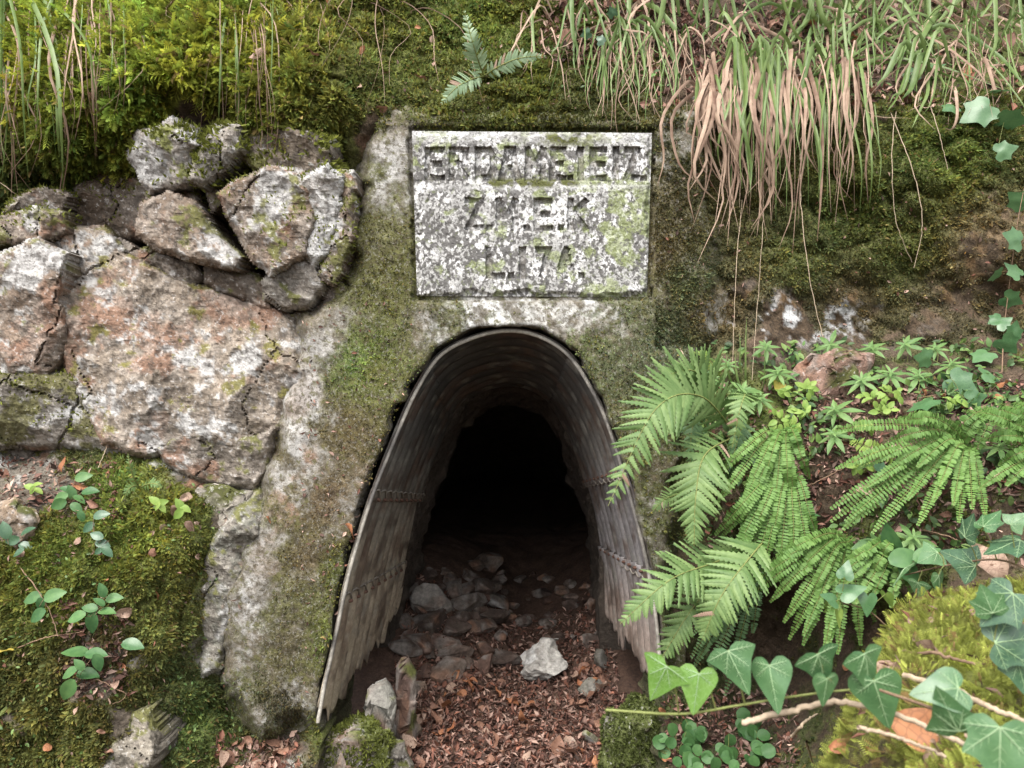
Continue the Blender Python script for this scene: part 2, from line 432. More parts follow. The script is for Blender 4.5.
# moss regions: x, y, density, r, g, b, sprig length (m)
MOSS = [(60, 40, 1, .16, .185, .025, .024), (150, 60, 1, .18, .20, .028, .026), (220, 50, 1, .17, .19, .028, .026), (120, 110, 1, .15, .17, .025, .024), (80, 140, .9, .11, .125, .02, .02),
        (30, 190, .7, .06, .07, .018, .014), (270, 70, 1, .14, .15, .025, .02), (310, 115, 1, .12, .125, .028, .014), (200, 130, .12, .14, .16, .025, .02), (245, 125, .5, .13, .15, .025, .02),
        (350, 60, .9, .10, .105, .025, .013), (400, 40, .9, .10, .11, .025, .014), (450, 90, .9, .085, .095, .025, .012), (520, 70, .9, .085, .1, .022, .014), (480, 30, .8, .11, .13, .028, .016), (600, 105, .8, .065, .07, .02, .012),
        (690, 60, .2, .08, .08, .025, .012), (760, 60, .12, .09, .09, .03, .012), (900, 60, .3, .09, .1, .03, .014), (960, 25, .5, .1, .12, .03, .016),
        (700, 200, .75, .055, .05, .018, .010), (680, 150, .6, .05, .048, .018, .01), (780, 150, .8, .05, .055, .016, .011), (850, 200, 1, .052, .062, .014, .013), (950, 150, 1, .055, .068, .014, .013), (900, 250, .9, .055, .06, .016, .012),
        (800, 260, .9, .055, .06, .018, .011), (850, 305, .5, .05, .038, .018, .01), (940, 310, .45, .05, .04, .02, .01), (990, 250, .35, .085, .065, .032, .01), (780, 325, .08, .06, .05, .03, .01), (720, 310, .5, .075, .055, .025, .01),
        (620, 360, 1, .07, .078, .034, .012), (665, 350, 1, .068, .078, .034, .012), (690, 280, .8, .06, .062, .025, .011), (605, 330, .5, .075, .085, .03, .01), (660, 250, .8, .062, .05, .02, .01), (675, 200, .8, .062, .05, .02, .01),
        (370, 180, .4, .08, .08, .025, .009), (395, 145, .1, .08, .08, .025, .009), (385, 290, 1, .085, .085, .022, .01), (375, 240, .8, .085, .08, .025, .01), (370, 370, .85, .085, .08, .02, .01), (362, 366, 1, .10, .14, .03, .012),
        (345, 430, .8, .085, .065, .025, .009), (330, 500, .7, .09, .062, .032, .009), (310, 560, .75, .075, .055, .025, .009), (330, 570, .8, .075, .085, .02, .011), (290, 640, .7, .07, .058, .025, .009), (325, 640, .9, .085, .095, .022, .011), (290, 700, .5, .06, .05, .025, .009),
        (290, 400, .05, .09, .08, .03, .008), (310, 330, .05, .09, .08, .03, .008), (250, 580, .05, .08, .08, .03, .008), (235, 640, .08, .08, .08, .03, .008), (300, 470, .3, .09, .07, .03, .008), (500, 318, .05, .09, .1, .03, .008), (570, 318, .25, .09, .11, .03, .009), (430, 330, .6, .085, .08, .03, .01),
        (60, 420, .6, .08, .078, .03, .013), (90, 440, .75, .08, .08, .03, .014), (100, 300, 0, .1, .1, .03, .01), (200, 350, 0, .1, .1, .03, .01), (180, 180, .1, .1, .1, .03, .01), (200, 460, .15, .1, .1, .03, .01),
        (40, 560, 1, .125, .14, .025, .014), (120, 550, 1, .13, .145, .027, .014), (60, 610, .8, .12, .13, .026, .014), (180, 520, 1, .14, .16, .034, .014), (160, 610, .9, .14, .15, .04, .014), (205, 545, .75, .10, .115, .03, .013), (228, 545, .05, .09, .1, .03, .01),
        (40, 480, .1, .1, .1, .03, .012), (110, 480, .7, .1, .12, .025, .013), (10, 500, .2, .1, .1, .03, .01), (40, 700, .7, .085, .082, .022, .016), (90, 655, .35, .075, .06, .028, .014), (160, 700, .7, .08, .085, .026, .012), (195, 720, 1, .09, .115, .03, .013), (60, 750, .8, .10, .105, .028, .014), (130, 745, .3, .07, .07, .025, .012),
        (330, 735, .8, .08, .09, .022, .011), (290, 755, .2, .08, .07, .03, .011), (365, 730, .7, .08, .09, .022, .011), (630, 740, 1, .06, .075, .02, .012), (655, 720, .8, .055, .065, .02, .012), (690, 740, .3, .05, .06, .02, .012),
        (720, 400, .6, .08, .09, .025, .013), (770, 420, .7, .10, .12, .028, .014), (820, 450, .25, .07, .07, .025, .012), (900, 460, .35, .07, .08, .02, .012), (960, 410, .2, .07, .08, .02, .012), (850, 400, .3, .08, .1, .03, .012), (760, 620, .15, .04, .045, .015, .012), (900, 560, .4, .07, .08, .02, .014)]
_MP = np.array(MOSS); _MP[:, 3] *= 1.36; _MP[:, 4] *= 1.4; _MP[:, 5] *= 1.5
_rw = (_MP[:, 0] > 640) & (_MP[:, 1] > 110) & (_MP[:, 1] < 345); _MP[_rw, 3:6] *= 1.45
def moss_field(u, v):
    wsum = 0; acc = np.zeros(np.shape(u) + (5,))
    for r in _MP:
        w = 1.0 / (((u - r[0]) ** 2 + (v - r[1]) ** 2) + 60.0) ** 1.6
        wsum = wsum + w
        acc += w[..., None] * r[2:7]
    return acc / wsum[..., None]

# the poured concrete facing round the opening
PORTAL = [(376, 100), (400, 104), (560, 104), (700, 112), (716, 200), (712, 330), (690, 430), (676, 520), (672, 640), (668, 716), (660, 800), (560, 900), (440, 900), (330, 800), (316, 742), (300, 716), (262, 742), (222, 700), (214, 630), (232, 560), (258, 500),
          (270, 460), (276, 420), (290, 380), (296, 330), (330, 300), (346, 270), (354, 200), (362, 130)]
PLQ = [(412, 131), (652, 133), (647, 297), (417, 296)]

def build_fields():
    Yb = np.clip(bank_depth(UU, VV), -1.15, 2.6)
    P = at_arr(UU, VV, Yb)
    mf = moss_field(UU, VV)
    rocky = 1 - np.clip(mf[..., 0], 0, 1)
    big = fbm(P, 2.2, 4, 3)
    mid = fbm(P, 9, 4, 5)
    rdg = fbm(P, 6, 4, 9, ridged=True)
    fine = fbm(P, 45, 3, 21)
    mdn = np.clip(mf[..., 0], 0, 1)
    cush = np.sqrt(np.abs(fbm(P, 8, 3, 23)) + .01)
    Yb = Yb - 0.075 * mdn * (cush - .4) - 0.035 * big - 0.018 * mid - 0.014 * rdg * rocky - 0.005 * fine - .012 * rocky * fbm(P, 24, 4, 25, ridged=True)
    # concrete facing
    inP = inpoly(UU, VV, PORTAL)
    dP = polydist(UU, VV, PORTAL)
    sd = np.where(inP, dP, -dP)
    Yp0 = -0.02 - 0.00036 * (VV - 130)
    Q = at_arr(UU, VV, Yp0)
    edge = sstep(14, -6, sd + 9 * fbm(Q, 14, 3, 44))
    Yp = Yp0 - 0.008 * fbm(Q, 4, 3, 31) - 0.006 * fbm(Q, 18, 4, 33) - 0.0035 * fbm(Q, 70, 3, 35) + 0.10 * edge
    # chipped gap between the facing and the steel arch, mostly on the left
    rec = inpoly(UU + 2.5 * fbm(Q, 25, 3, 45), VV + 3 * fbm(Q, 25, 3, 46), [(408, 125), (656, 127), (651, 301), (413, 301)])
    Yp = Yp + 0.03 * rec
    Yb = np.where(inP, np.maximum(Yb, Yp0 + 0.05 * sstep(0, 25, sd)), Yb)
    return Yb, Yp, inP, sd, mf
YB, YP, IN_P, SD_P, MF = build_fields()
def hole_field():
    """distance outside the (ragged) opening; grid points next to it are pulled onto its edge"""
    d = polydist(UU, VV, HOLE); h = np.where(inpoly(UU, VV, HOLE), -d, d)
    P0 = at_arr(UU, VV, 0 * UU)
    gap = np.where(VV < 690, 1.5 + 3.5 * fbm(P0, 9, 4, 71), 2 * fbm(P0, 9, 3, 72))
    gap = gap + 6 * sstep(425, 395, UU) * sstep(345, 380, VV) * sstep(640, 560, VV) * (.5 + fbm(P0, 12, 3, 73))
    h = h - gap
    inside = h < 0
    nb = np.zeros_like(inside)
    nb[1:] |= inside[:-1]; nb[:-1] |= inside[1:]; nb[:, 1:] |= inside[:, :-1]; nb[:, :-1] |= inside[:, 1:]
    nb[1:, 1:] |= inside[:-1, :-1]; nb[1:, :-1] |= inside[:-1, 1:]; nb[:-1, 1:] |= inside[1:, :-1]; nb[:-1, :-1] |= inside[1:, 1:]
    nb &= ~inside
    gu = np.gradient(h, axis=1) / np.gradient(UU, axis=1); gv = np.gradient(h, axis=0) / np.gradient(VV, axis=0)
    g2 = np.maximum(gu * gu + gv * gv, .3)
    st = np.clip(h, 0, 3) * nb
    return inside, UU - st * gu / g2, VV - st * gv / g2
HOLE_IN, US, VS = hole_field()

def grid_faces(keep):
    idx = np.arange(NV * NU).reshape(NV, NU)
    q = np.stack([idx[:-1, :-1], idx[1:, :-1], idx[1:, 1:], idx[:-1, 1:]], -1)
    return q[keep[:-1, :-1] & keep[1:, :-1] & keep[1:, 1:] & keep[:-1, 1:]]

def compact(V, F, C):
    used = np.zeros(len(V), bool); used[F.ravel()] = True
    m = np.cumsum(used) - 1
    return V[used], m[F], C[used]

def skirt(V, F, C, dy, sel, rows=1, amp=.0, tint=None):
    """carry the open edge back into the slope, so the facing has thickness"""
    e = np.concatenate([F[:, [0, 1]], F[:, [1, 2]], F[:, [2, 3]], F[:, [3, 0]]])
    key = np.sort(e, 1); k = key[:, 0].astype(np.int64) * len(V) + key[:, 1]
    un, inv, cnt = np.unique(k, return_inverse=True, return_counts=True)
    be = e[cnt[inv] == 1]
    be = be[sel[be[:, 0]] & sel[be[:, 1]]]
    vs = np.unique(be)
    prev = np.arange(len(V)); VV_, FF_, CC_ = [V], [F], [C]; cnt = len(V)
    for r in range(1, rows + 1):
        mp = np.full(len(V), -1); mp[vs] = cnt + np.arange(len(vs)); cnt += len(vs)
        V2 = V[vs].copy(); V2[:, 1] += dy * r / rows
        if amp:
            V2[:, 0] += amp * fbm(V2, 14, 4, 201); V2[:, 2] += amp * fbm(V2, 14, 4, 202)
        c2 = C[vs]
        if tint is not None:
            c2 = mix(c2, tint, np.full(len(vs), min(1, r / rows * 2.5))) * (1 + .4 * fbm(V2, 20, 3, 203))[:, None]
        FF_.append(np.stack([prev[be[:, 1]], prev[be[:, 0]], mp[be[:, 0]], mp[be[:, 1]]], 1))
        VV_.append(V2); CC_.append(c2); prev = mp
    return np.concatenate(VV_), np.concatenate(FF_), np.concatenate(CC_)

def mix(a, b, t):
    return a + (np.asarray(b) - a) * t[..., None]

def bank_colours():
    P = at_arr(UU, VV, YB)
    soil = np.zeros(P.shape) + np.array([.06, .042, .027])
    soil = mix(soil, [.10, .07, .048], sstep(-.1, .5, fbm(P, 12, 4, 51)))
    rock = np.zeros(P.shape) + np.array([.15, .13, .105])
    rock = mix(rock, [.4, .39, .36], sstep(.12, .35, fbm(P, 10, 5, 52)))
    rock = mix(rock, [.2, .11, .07], sstep(.2, .5, fbm(P, 7, 4, 53)))
    left = sstep(420, 300, UU) * sstep(115, 150, VV) * (1 - .45 * sstep(470, 500, VV))
    white = np.exp(-(((UU - 800) / 75) ** 2 + ((VV - 318) / 22) ** 2))
    scar = np.exp(-(((UU - 228) / 28) ** 2 + ((VV - 590) / 90) ** 2))
    tan = np.exp(-(((UU - 985) / 55) ** 2 + ((VV - 255) / 45) ** 2))
    c = mix(soil, np.array([.17, .12, .07]), np.clip(tan * 1.2 * sstep(-.1, .3, fbm(P, 14, 4, 58)), 0, 1))
    rust = sstep(640, 720, UU) * sstep(330, 290, VV) * sstep(120, 160, VV)
    c = mix(c, [.16, .10, .05], rust * sstep(-.3, .2, fbm(P, 16, 4, 59)) * .8)
    c = c + (rock - c) * np.clip(np.maximum(left, scar), 0, 1)[..., None]
    c = mix(c, [.42, .42, .42], np.clip(white * 1.5, 0, 1) * sstep(-.05, .15, fbm(P, 22, 4, 54)))
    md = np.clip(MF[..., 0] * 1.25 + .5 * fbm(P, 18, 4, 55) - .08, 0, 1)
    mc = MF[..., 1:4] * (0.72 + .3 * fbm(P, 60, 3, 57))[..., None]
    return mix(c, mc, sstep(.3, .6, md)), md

CB, MD_B = bank_colours()

def portal_colours():
    P = at_arr(UU, VV, YP)
    c = np.zeros(P.shape) + np.array([.20, .185, .16])
    c = mix(c, [.36, .35, .33], sstep(.0, .14, fbm(P, 13, 6, 61, .65)))
    speck = sstep(.0, .25, fbm(P, 80, 3, 62))
    c = mix(c, [.14, .125, .10], speck * .75)
    whit = np.exp(-(((UU - 530) / 110) ** 2 + ((VV - 316) / 18) ** 2))
    c = mix(c, [.64, .64, .62], np.clip(whit * 2.2, 0, 1) * sstep(-.25, .0, fbm(P, 25, 4, 63)) * (1 - speck * .5))
    strip = np.exp(-(((UU - 318 + (VV - 400) * .35) / 26) ** 2 + ((VV - 390) / 120) ** 2)) + np.exp(-(((UU - 385) / 16) ** 2 + ((VV - 160) / 40) ** 2))
    c = mix(c, [.45, .44, .42], np.clip(strip * 1.3, 0, 1) * sstep(-.2, .1, fbm(P, 22, 6, 77, .65)))
    warm = np.exp(-(((UU - 310) / 60) ** 2 + ((VV - 490) / 90) ** 2))
    c = mix(c, [.2, .12, .075], np.clip(warm, 0, 1) * sstep(-.05, .3, fbm(P, 11, 4, 64)))
    md = np.clip(MF[..., 0] * 1.15 + .5 * fbm(P, 15, 5, 65) + .45 * fbm(P, 70, 4, 67) - .02, 0, 1)
    md = md * (1 - .8 * np.clip(whit * 1.5, 0, 1) * sstep(-.3, .1, fbm(P, 20, 5, 79)))
    mc = MF[..., 1:4] * (0.75 + .35 * fbm(P, 60, 3, 66))[..., None]
    film = sstep(-.35, .45, fbm(P, 7, 4, 68) + .35 * fbm(P, 90, 3, 69)) * .7
    c = mix(c, [.115, .09, .055], film * 1.3 * (1 - .75 * np.clip(strip + whit, 0, 1)))
    return mix(c, mc, sstep(.12, .8, md) * .95), md
CP, MD_P = portal_colours()

def build_bank():
    V = at_arr(US, VS, YB).reshape(-1, 3)
    F = grid_faces(~HOLE_IN)
    V, F, C = compact(V, F, CB.reshape(-1, 3))
    u = 512 + V[:, 0] * FPX / (CAM_D + V[:, 1]); v = 384 - (V[:, 2] - CAM_Z) * FPX / (CAM_D + V[:, 1])
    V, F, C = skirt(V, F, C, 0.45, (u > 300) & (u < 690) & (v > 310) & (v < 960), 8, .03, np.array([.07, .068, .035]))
    obj('bank', mesh_np('bank', V, F, M_BANK, C), kind='structure')
    keep = (SD_P > -16) & ~HOLE_IN & (VV < 770)
    V = at_arr(US, VS, YP).reshape(-1, 3)
    F = grid_faces(keep)
    V, F, C = compact(V, F, CP.reshape(-1, 3))
    V, F, C = skirt(V, F, C, 0.14, np.ones(len(V), bool), 5, .012, np.array([.16, .14, .115]))
    o = V.mean(0); o[2] = V[:, 2].min()
    obj('concrete_portal_wall', mesh_np('concrete_portal_wall', V - o, F, M_CONC, C), loc=o,
        label='mossy grey concrete facing wall around the dark tunnel mouth', cat='wall')
build_bank()

# the surface one sees (bank or facing), for setting things on it
FRONT_P = (SD_P > -4) & (YP < YB) & (VV < 760)
YF = np.where(FRONT_P, YP, YB)
PF = at_arr(UU, VV, YF)
_du = np.gradient(PF, axis=1); _dv = np.gradient(PF, axis=0)
NF = unit(np.cross(_du, _dv)); NF = np.where(NF[..., 1:2] > 0, -NF, NF)
def _lookup(G, u, v):
    i = np.clip(np.searchsorted(GU, u) - 1, 0, NU - 2); j = np.clip(np.searchsorted(GV, v) - 1, 0, NV - 2)
    a = np.clip((u - GU[i]) / (GU[i + 1] - GU[i]), 0, 1); b = np.clip((v - GV[j]) / (GV[j + 1] - GV[j]), 0, 1)
    if G.ndim == 3:
        a = np.asarray(a)[..., None]; b = np.asarray(b)[..., None]
    return (G[j, i] * (1 - a) + G[j, i + 1] * a) * (1 - b) + (G[j + 1, i] * (1 - a) + G[j + 1, i + 1] * a) * b
def S(px, py, lift=0.0):
    p = _lookup(PF, np.float64(px), np.float64(py)); n = unit(_lookup(NF, np.float64(px), np.float64(py)))
    return p + n * lift
def SN(px, py):
    return unit(_lookup(NF, np.float64(px), np.float64(py)))
def SY(px, py, off=0.0):
    """point seen at (px,py), off metres in front of the slope there"""
    Y = float(_lookup(YF, np.float64(px), np.float64(py))) - off
    return at(px, py, Y)

# ------------------------------------------------------------------ ground and tunnel
def floor_z(x, y):
    P = np.stack([x, y, 0 * x], -1)
    z = 0.015 + 0.05 * sstep(.2, 1.0, y)
    z = z + 0.30 * np.exp(-(((x + .40) / .34) ** 2 + ((y - 1.25) / .6) ** 2))
    z = z + 0.20 * np.exp(-(((x - .42) / .22) ** 2 + ((y - 1.2) / .7) ** 2))
    z = z + 0.30 * sstep(.9, 2.2, y) + 0.05 * sstep(.3, .6, np.abs(x)) * sstep(-.2, .3, y)
    z = z - 0.14 * sstep(-.3, -1.4, y)
    return z + 0.02 * fbm(P, 5, 3, 81) + 0.008 * fbm(P, 22, 3, 82)

def build_ground():
    xs = np.concatenate([np.arange(-14, -2, 1.0), np.arange(-2, -.8, .1), np.arange(-.8, .8, .02), np.arange(.8, 2, .1), np.arange(2, 14.1, 1.0)])
    ys = np.concatenate([np.arange(-16, -3, 1.0), np.arange(-3, -.3, .1), np.arange(-.3, 2.4, .02), np.arange(2.4, 6.1, .1)])
    X, Y = np.meshgrid(xs, ys)
    Z = floor_z(X, Y)
    V = np.stack([X, Y, Z], -1).reshape(-1, 3)
    idx = np.arange(X.size).reshape(X.shape)
    F = np.stack([idx[:-1, :-1], idx[:-1, 1:], idx[1:, 1:], idx[1:, :-1]], -1).reshape(-1, 4)
    obj('ground', mesh_np('ground', V, F, M_FLOOR), kind='structure')
build_ground()

RIM = catmull([at(*p) for p in ARCH], 181)
_s = np.concatenate([[0], np.cumsum(np.linalg.norm(np.diff(RIM, axis=0), axis=1))]); _s /= _s[-1]
def rim_at(s):
    return np.stack([np.interp(s, _s, RIM[:, k]) for k in range(3)], -1)
def section(s, Y, out):
    """point of the vault at arc parameter s and depth Y, moved outward by out"""
    R = rim_at(s)
    R2 = rim_at(np.clip(s + .01, 0, 1)) - rim_at(np.clip(s - .01, 0, 1))
    t = R2[..., [0, 2]]; t = t / (np.linalg.norm(t, axis=-1, keepdims=True) + 1e-9)
    nx, nz = -t[..., 1], t[..., 0]
    sg = np.where(nx * R[..., 0] + nz * (R[..., 2] - .6) > 0, 1, -1); nx, nz = nx * sg, nz * sg
    f = 1 - .165 * (Y - R[..., 1])
    g = 1 - .17 * np.clip(Y - R[..., 1], 0, .9)
    return np.stack([R[..., 0] * g + nx * out, Y, R[..., 2] * f + nz * out], -1)

def build_arch():
    base = np.array([0.0, -0.1, 0.05])
    root = thing('corrugated_arch', base, 'weathered grey corrugated steel arch lining the tunnel mouth', 'arch')
    seams = [0.0, .125, .245, .40, .60, .745, .865, 1.0]
    END = .70
    def corr(dY):
        return .009 - .017 * np.abs(np.sin(math.pi * dY / .086)) ** .6
    for k in range(len(seams) - 1):
        s0, s1 = seams[k], min(1.0, seams[k + 1] + (.014 if k < 6 else 0))
        ns = 26
        nd = 150
        s = np.linspace(s0, s1, ns); d = np.linspace(0, 1, nd)
        Sg, Dg = np.meshgrid(s, d, indexing='ij')
        R = rim_at(Sg)
        Y = R[..., 1] + (END - R[..., 1]) * Dg
        dY = Y - R[..., 1]
        lift = (.004 if k % 2 else 0.0)
        wob = .006 * noise(np.stack([Sg * 6, Y * 2, 0 * Y + k], -1), 1, 91)
        V = section(Sg, Y, corr(dY) + lift + wob)
        if k in (0, 6):      # the foot of the lowest plates is rusted away unevenly
            e = (1 - (Sg - s0) / (s1 - s0)) if k == 0 else (Sg - s0) / (s1 - s0)
            V[..., 2] += e ** 3 * (.03 * noise(np.stack([Y, 0 * Y, 0 * Y + k], -1), 14, 92) + .02 * noise(np.stack([Y, 0 * Y, 0 * Y], -1), 45, 93) + (.10 * dY if k == 0 else .02))
        idx = np.arange(ns * nd).reshape(ns, nd)
        F = np.stack([idx[:-1, :-1], idx[:-1, 1:], idx[1:, 1:], idx[1:, :-1]], -1).reshape(-1, 4)
        V = V.reshape(-1, 3)
        # albedo: galvanised grey gone brown low on the left and lightened as if lit there, violet grey on the right, painted shade in the crown
        sf, yf = Sg.ravel(), dY.ravel()
        c = np.zeros((len(V), 3)) + np.array([.2, .185, .165])
        c = mix(c, [.50, .42, .31], sstep(.34, .05, sf) * .95)
        c = mix(c, [.30, .28, .28], sstep(.68, .8, sf))
        c = mix(c, [.33, .26, .22], sstep(.85, .98, sf))
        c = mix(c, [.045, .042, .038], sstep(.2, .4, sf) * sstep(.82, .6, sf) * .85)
        st = .6 * fbm(np.stack([sf * 5, yf * 60, 0 * sf], -1), 1, 4, 95)
        c = mix(c, [.085, .055, .04], sstep(.1, .5, fbm(V, 14, 4, 96)) * .7)
        rib = np.floor(yf / .086).astype(np.int64)
        c = c * (1 + .35 * st + .5 * (_h(rib + 50, rib * 0 + k, rib * 0, 5) - .5))[:, None]
        c = mix(c, [.30, .29, .25], sstep(.25, .5, fbm(V, 30, 4, 97)) * .5)
        c = c * .74
        c = mix(c, [.10, .06, .04], sstep(.15, .4, fbm(V, 8, 5, 98, .6)) * .55)
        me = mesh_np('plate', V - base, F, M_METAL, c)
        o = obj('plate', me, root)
        md = o.modifiers.new('sheet', 'SOLIDIFY'); md.thickness = .004; md.offset = 0
    # rolled front edge
    P = rim_at(np.linspace(0, 1, 120)) + np.array([0, -.004, 0])
    V, F = tube_np(P, .0065, 8)
    c = np.zeros((len(V), 3)) + np.array([.36, .335, .29])
    c = mix(c, [.13, .12, .11], sstep(-.1, .35, fbm(V, 12, 4, 99)))
    obj('rim', mesh_np('rim', V - base, F, M_METAL, c), root)
    # bolts along the plate seams, one on every ridge
    V, F = tube_np([(0, 0, 0), (0, 0, .009), (0, 0, .012)], [.006, .006, .003], 6)
    V = np.concatenate([V, [[0, 0, .013]]]); F3 = np.array([(12 + i, 12 + (i + 1) % 6, 18) for i in range(6)])
    bme = mesh_np('bolt', V, [F3, F], M_RUST)
    for s in seams[1:3] + seams[5:7]:
        for q in range(9):
            R = rim_at(np.array([s]))[0]
            Y = R[1] + .02 + 0.086 * (q + .25)
            if Y > END - .02: break
            p = section(np.array([s + .004]), np.array([Y]), np.array([-.009]))[0]
            cdir = np.array([0, Y, .65]) - p; cdir[1] = 0
            o = obj('bolt', bme, root)
            o.matrix_basis = frame_mat(p - base, (0, 1, .01), cdir, 1.0)
    # lap edges: a wavy strip where one plate laps the next
    for s in seams[1:3] + seams[5:7]:
        Yl = np.linspace(0, 1, 120)
        R = rim_at(np.array([s]))[0]
        Y = R[1] + (END - R[1]) * Yl
        sv = s + .010 + .005 * np.sin(2 * math.pi * (Y - R[1]) / .086)
        P = section(sv, Y, corr(Y - R[1]) - .004)
        V, F = tube_np(P, .0035, 5)
        obj('lap_edge', mesh_np('lap_edge', V - base, F, M_METAL, np.zeros((len(V), 3)) + np.array([.17, .15, .125])), root)
build_arch()

def build_tunnel():
    ns, nd = 130, 170
    s = np.linspace(0, 1, ns)
    d = np.concatenate([[.66, .665], np.linspace(.67, 1.5, 70), np.linspace(1.53, 6.0, nd - 72)])
    Sg, Y = np.meshgrid(s, d, indexing='ij')
    out = np.where(Y < .668, .25, -.005 - .0 * sstep(.66, .98, Y) + .20 * sstep(1.1, 1.5, Y))  # section made wider deep inside so light misses it and it stays black
    V = section(Sg, Y, out)
    n = .04 * fbm(V, 5, 4, 101) + .018 * fbm(V, 16, 4, 102, ridged=True)
    V2 = section(Sg, Y, out + np.where(Y < .668, 0, n))
    V2[..., 2] = np.where((Sg < .03) | (Sg > .97), -.15, V2[..., 2])
    idx = np.arange(ns * nd).reshape(ns, nd)
    F = np.stack([idx[:-1, :-1], idx[:-1, 1:], idx[1:, 1:], idx[1:, :-1]], -1).reshape(-1, 4)
    V = V2.reshape(-1, 3)
    e = idx[:, -1]
    V = np.concatenate([V, [[0, 6.1, .4]]])
    F3 = np.array([(e[i], len(V) - 1, e[i + 1]) for i in range(ns - 1)])
    obj('tunnel_wall', mesh_np('tunnel_wall', V, [F, F3], M_WALL), kind='structure')
build_tunnel()

# ------------------------------------------------------------------ carved plaque
GLY = {'E': [(0, 0, 0, 1), (0, 0, 1, 0), (0, .5, .8, .5), (0, 1, 1, 1)],
       'R': [(0, 0, 0, 1), (0, 0, 1, 0), (1, 0, 1, .45), (0, .5, 1, .5), (.4, .5, 1, 1)],
       'D': [(0, 0, 0, 1), (0, 0, .72, 0), (.72, 0, 1, .25), (1, .25, 1, .75), (1, .75, .72, 1), (0, 1, .72, 1)],
       'A': [(.35, 0, 0, 1), (.65, 0, 1, 1), (.3, 0, .7, 0), (.2, .62, .8, .62)],
       'M': [(0, 0, 0, 1), (1, 0, 1, 1), (0, 0, .5, .55), (1, 0, .5, .55)],
       'I': [(.5, 0, .5, 1)], '1': [(.6, 0, .6, 1), (0, .14, .6, 0)],
       'Z': [(0, 0, 1, 0), (1, 0, 0, 1), (0, 1, 1, 1)],
       'K': [(0, 0, 0, 1), (1, 0, .05, .52), (.25, .45, 1, 1)],
       'L': [(0, 0, 0, 1), (0, 1, 1, 1)], '7': [(0, 0, 1, 0), (1, 0, .35, 1)],
       '4': [(.55, 0, 0, .62), (0, .66, 1, .66), (.7, .25, .7, 1)], '.': [(.5, 1, .5, .98)]}
ROWS = [(147, 181, [('E', 425, 445), ('R', 449, 469), ('D', 475, 496), ('A', 499, 521), ('M', 525, 546), ('E', 550, 566), ('.', 569, 571), ('1', 577, 584), ('E', 590, 607), ('I', 614, 618), ('Z', 624, 640), ('.', 642, 645)]),
        (198, 231, [('Z', 465, 484), ('.', 488, 491), ('M', 496, 518), ('.', 525, 528), ('E', 534, 553), ('.', 560, 562), ('K', 568, 588)]),
        (247, 279, [('L', 486, 505), ('.', 510, 512), ('1', 519, 526), ('7', 535, 552), ('4', 558, 574), ('.', 580, 582)])]
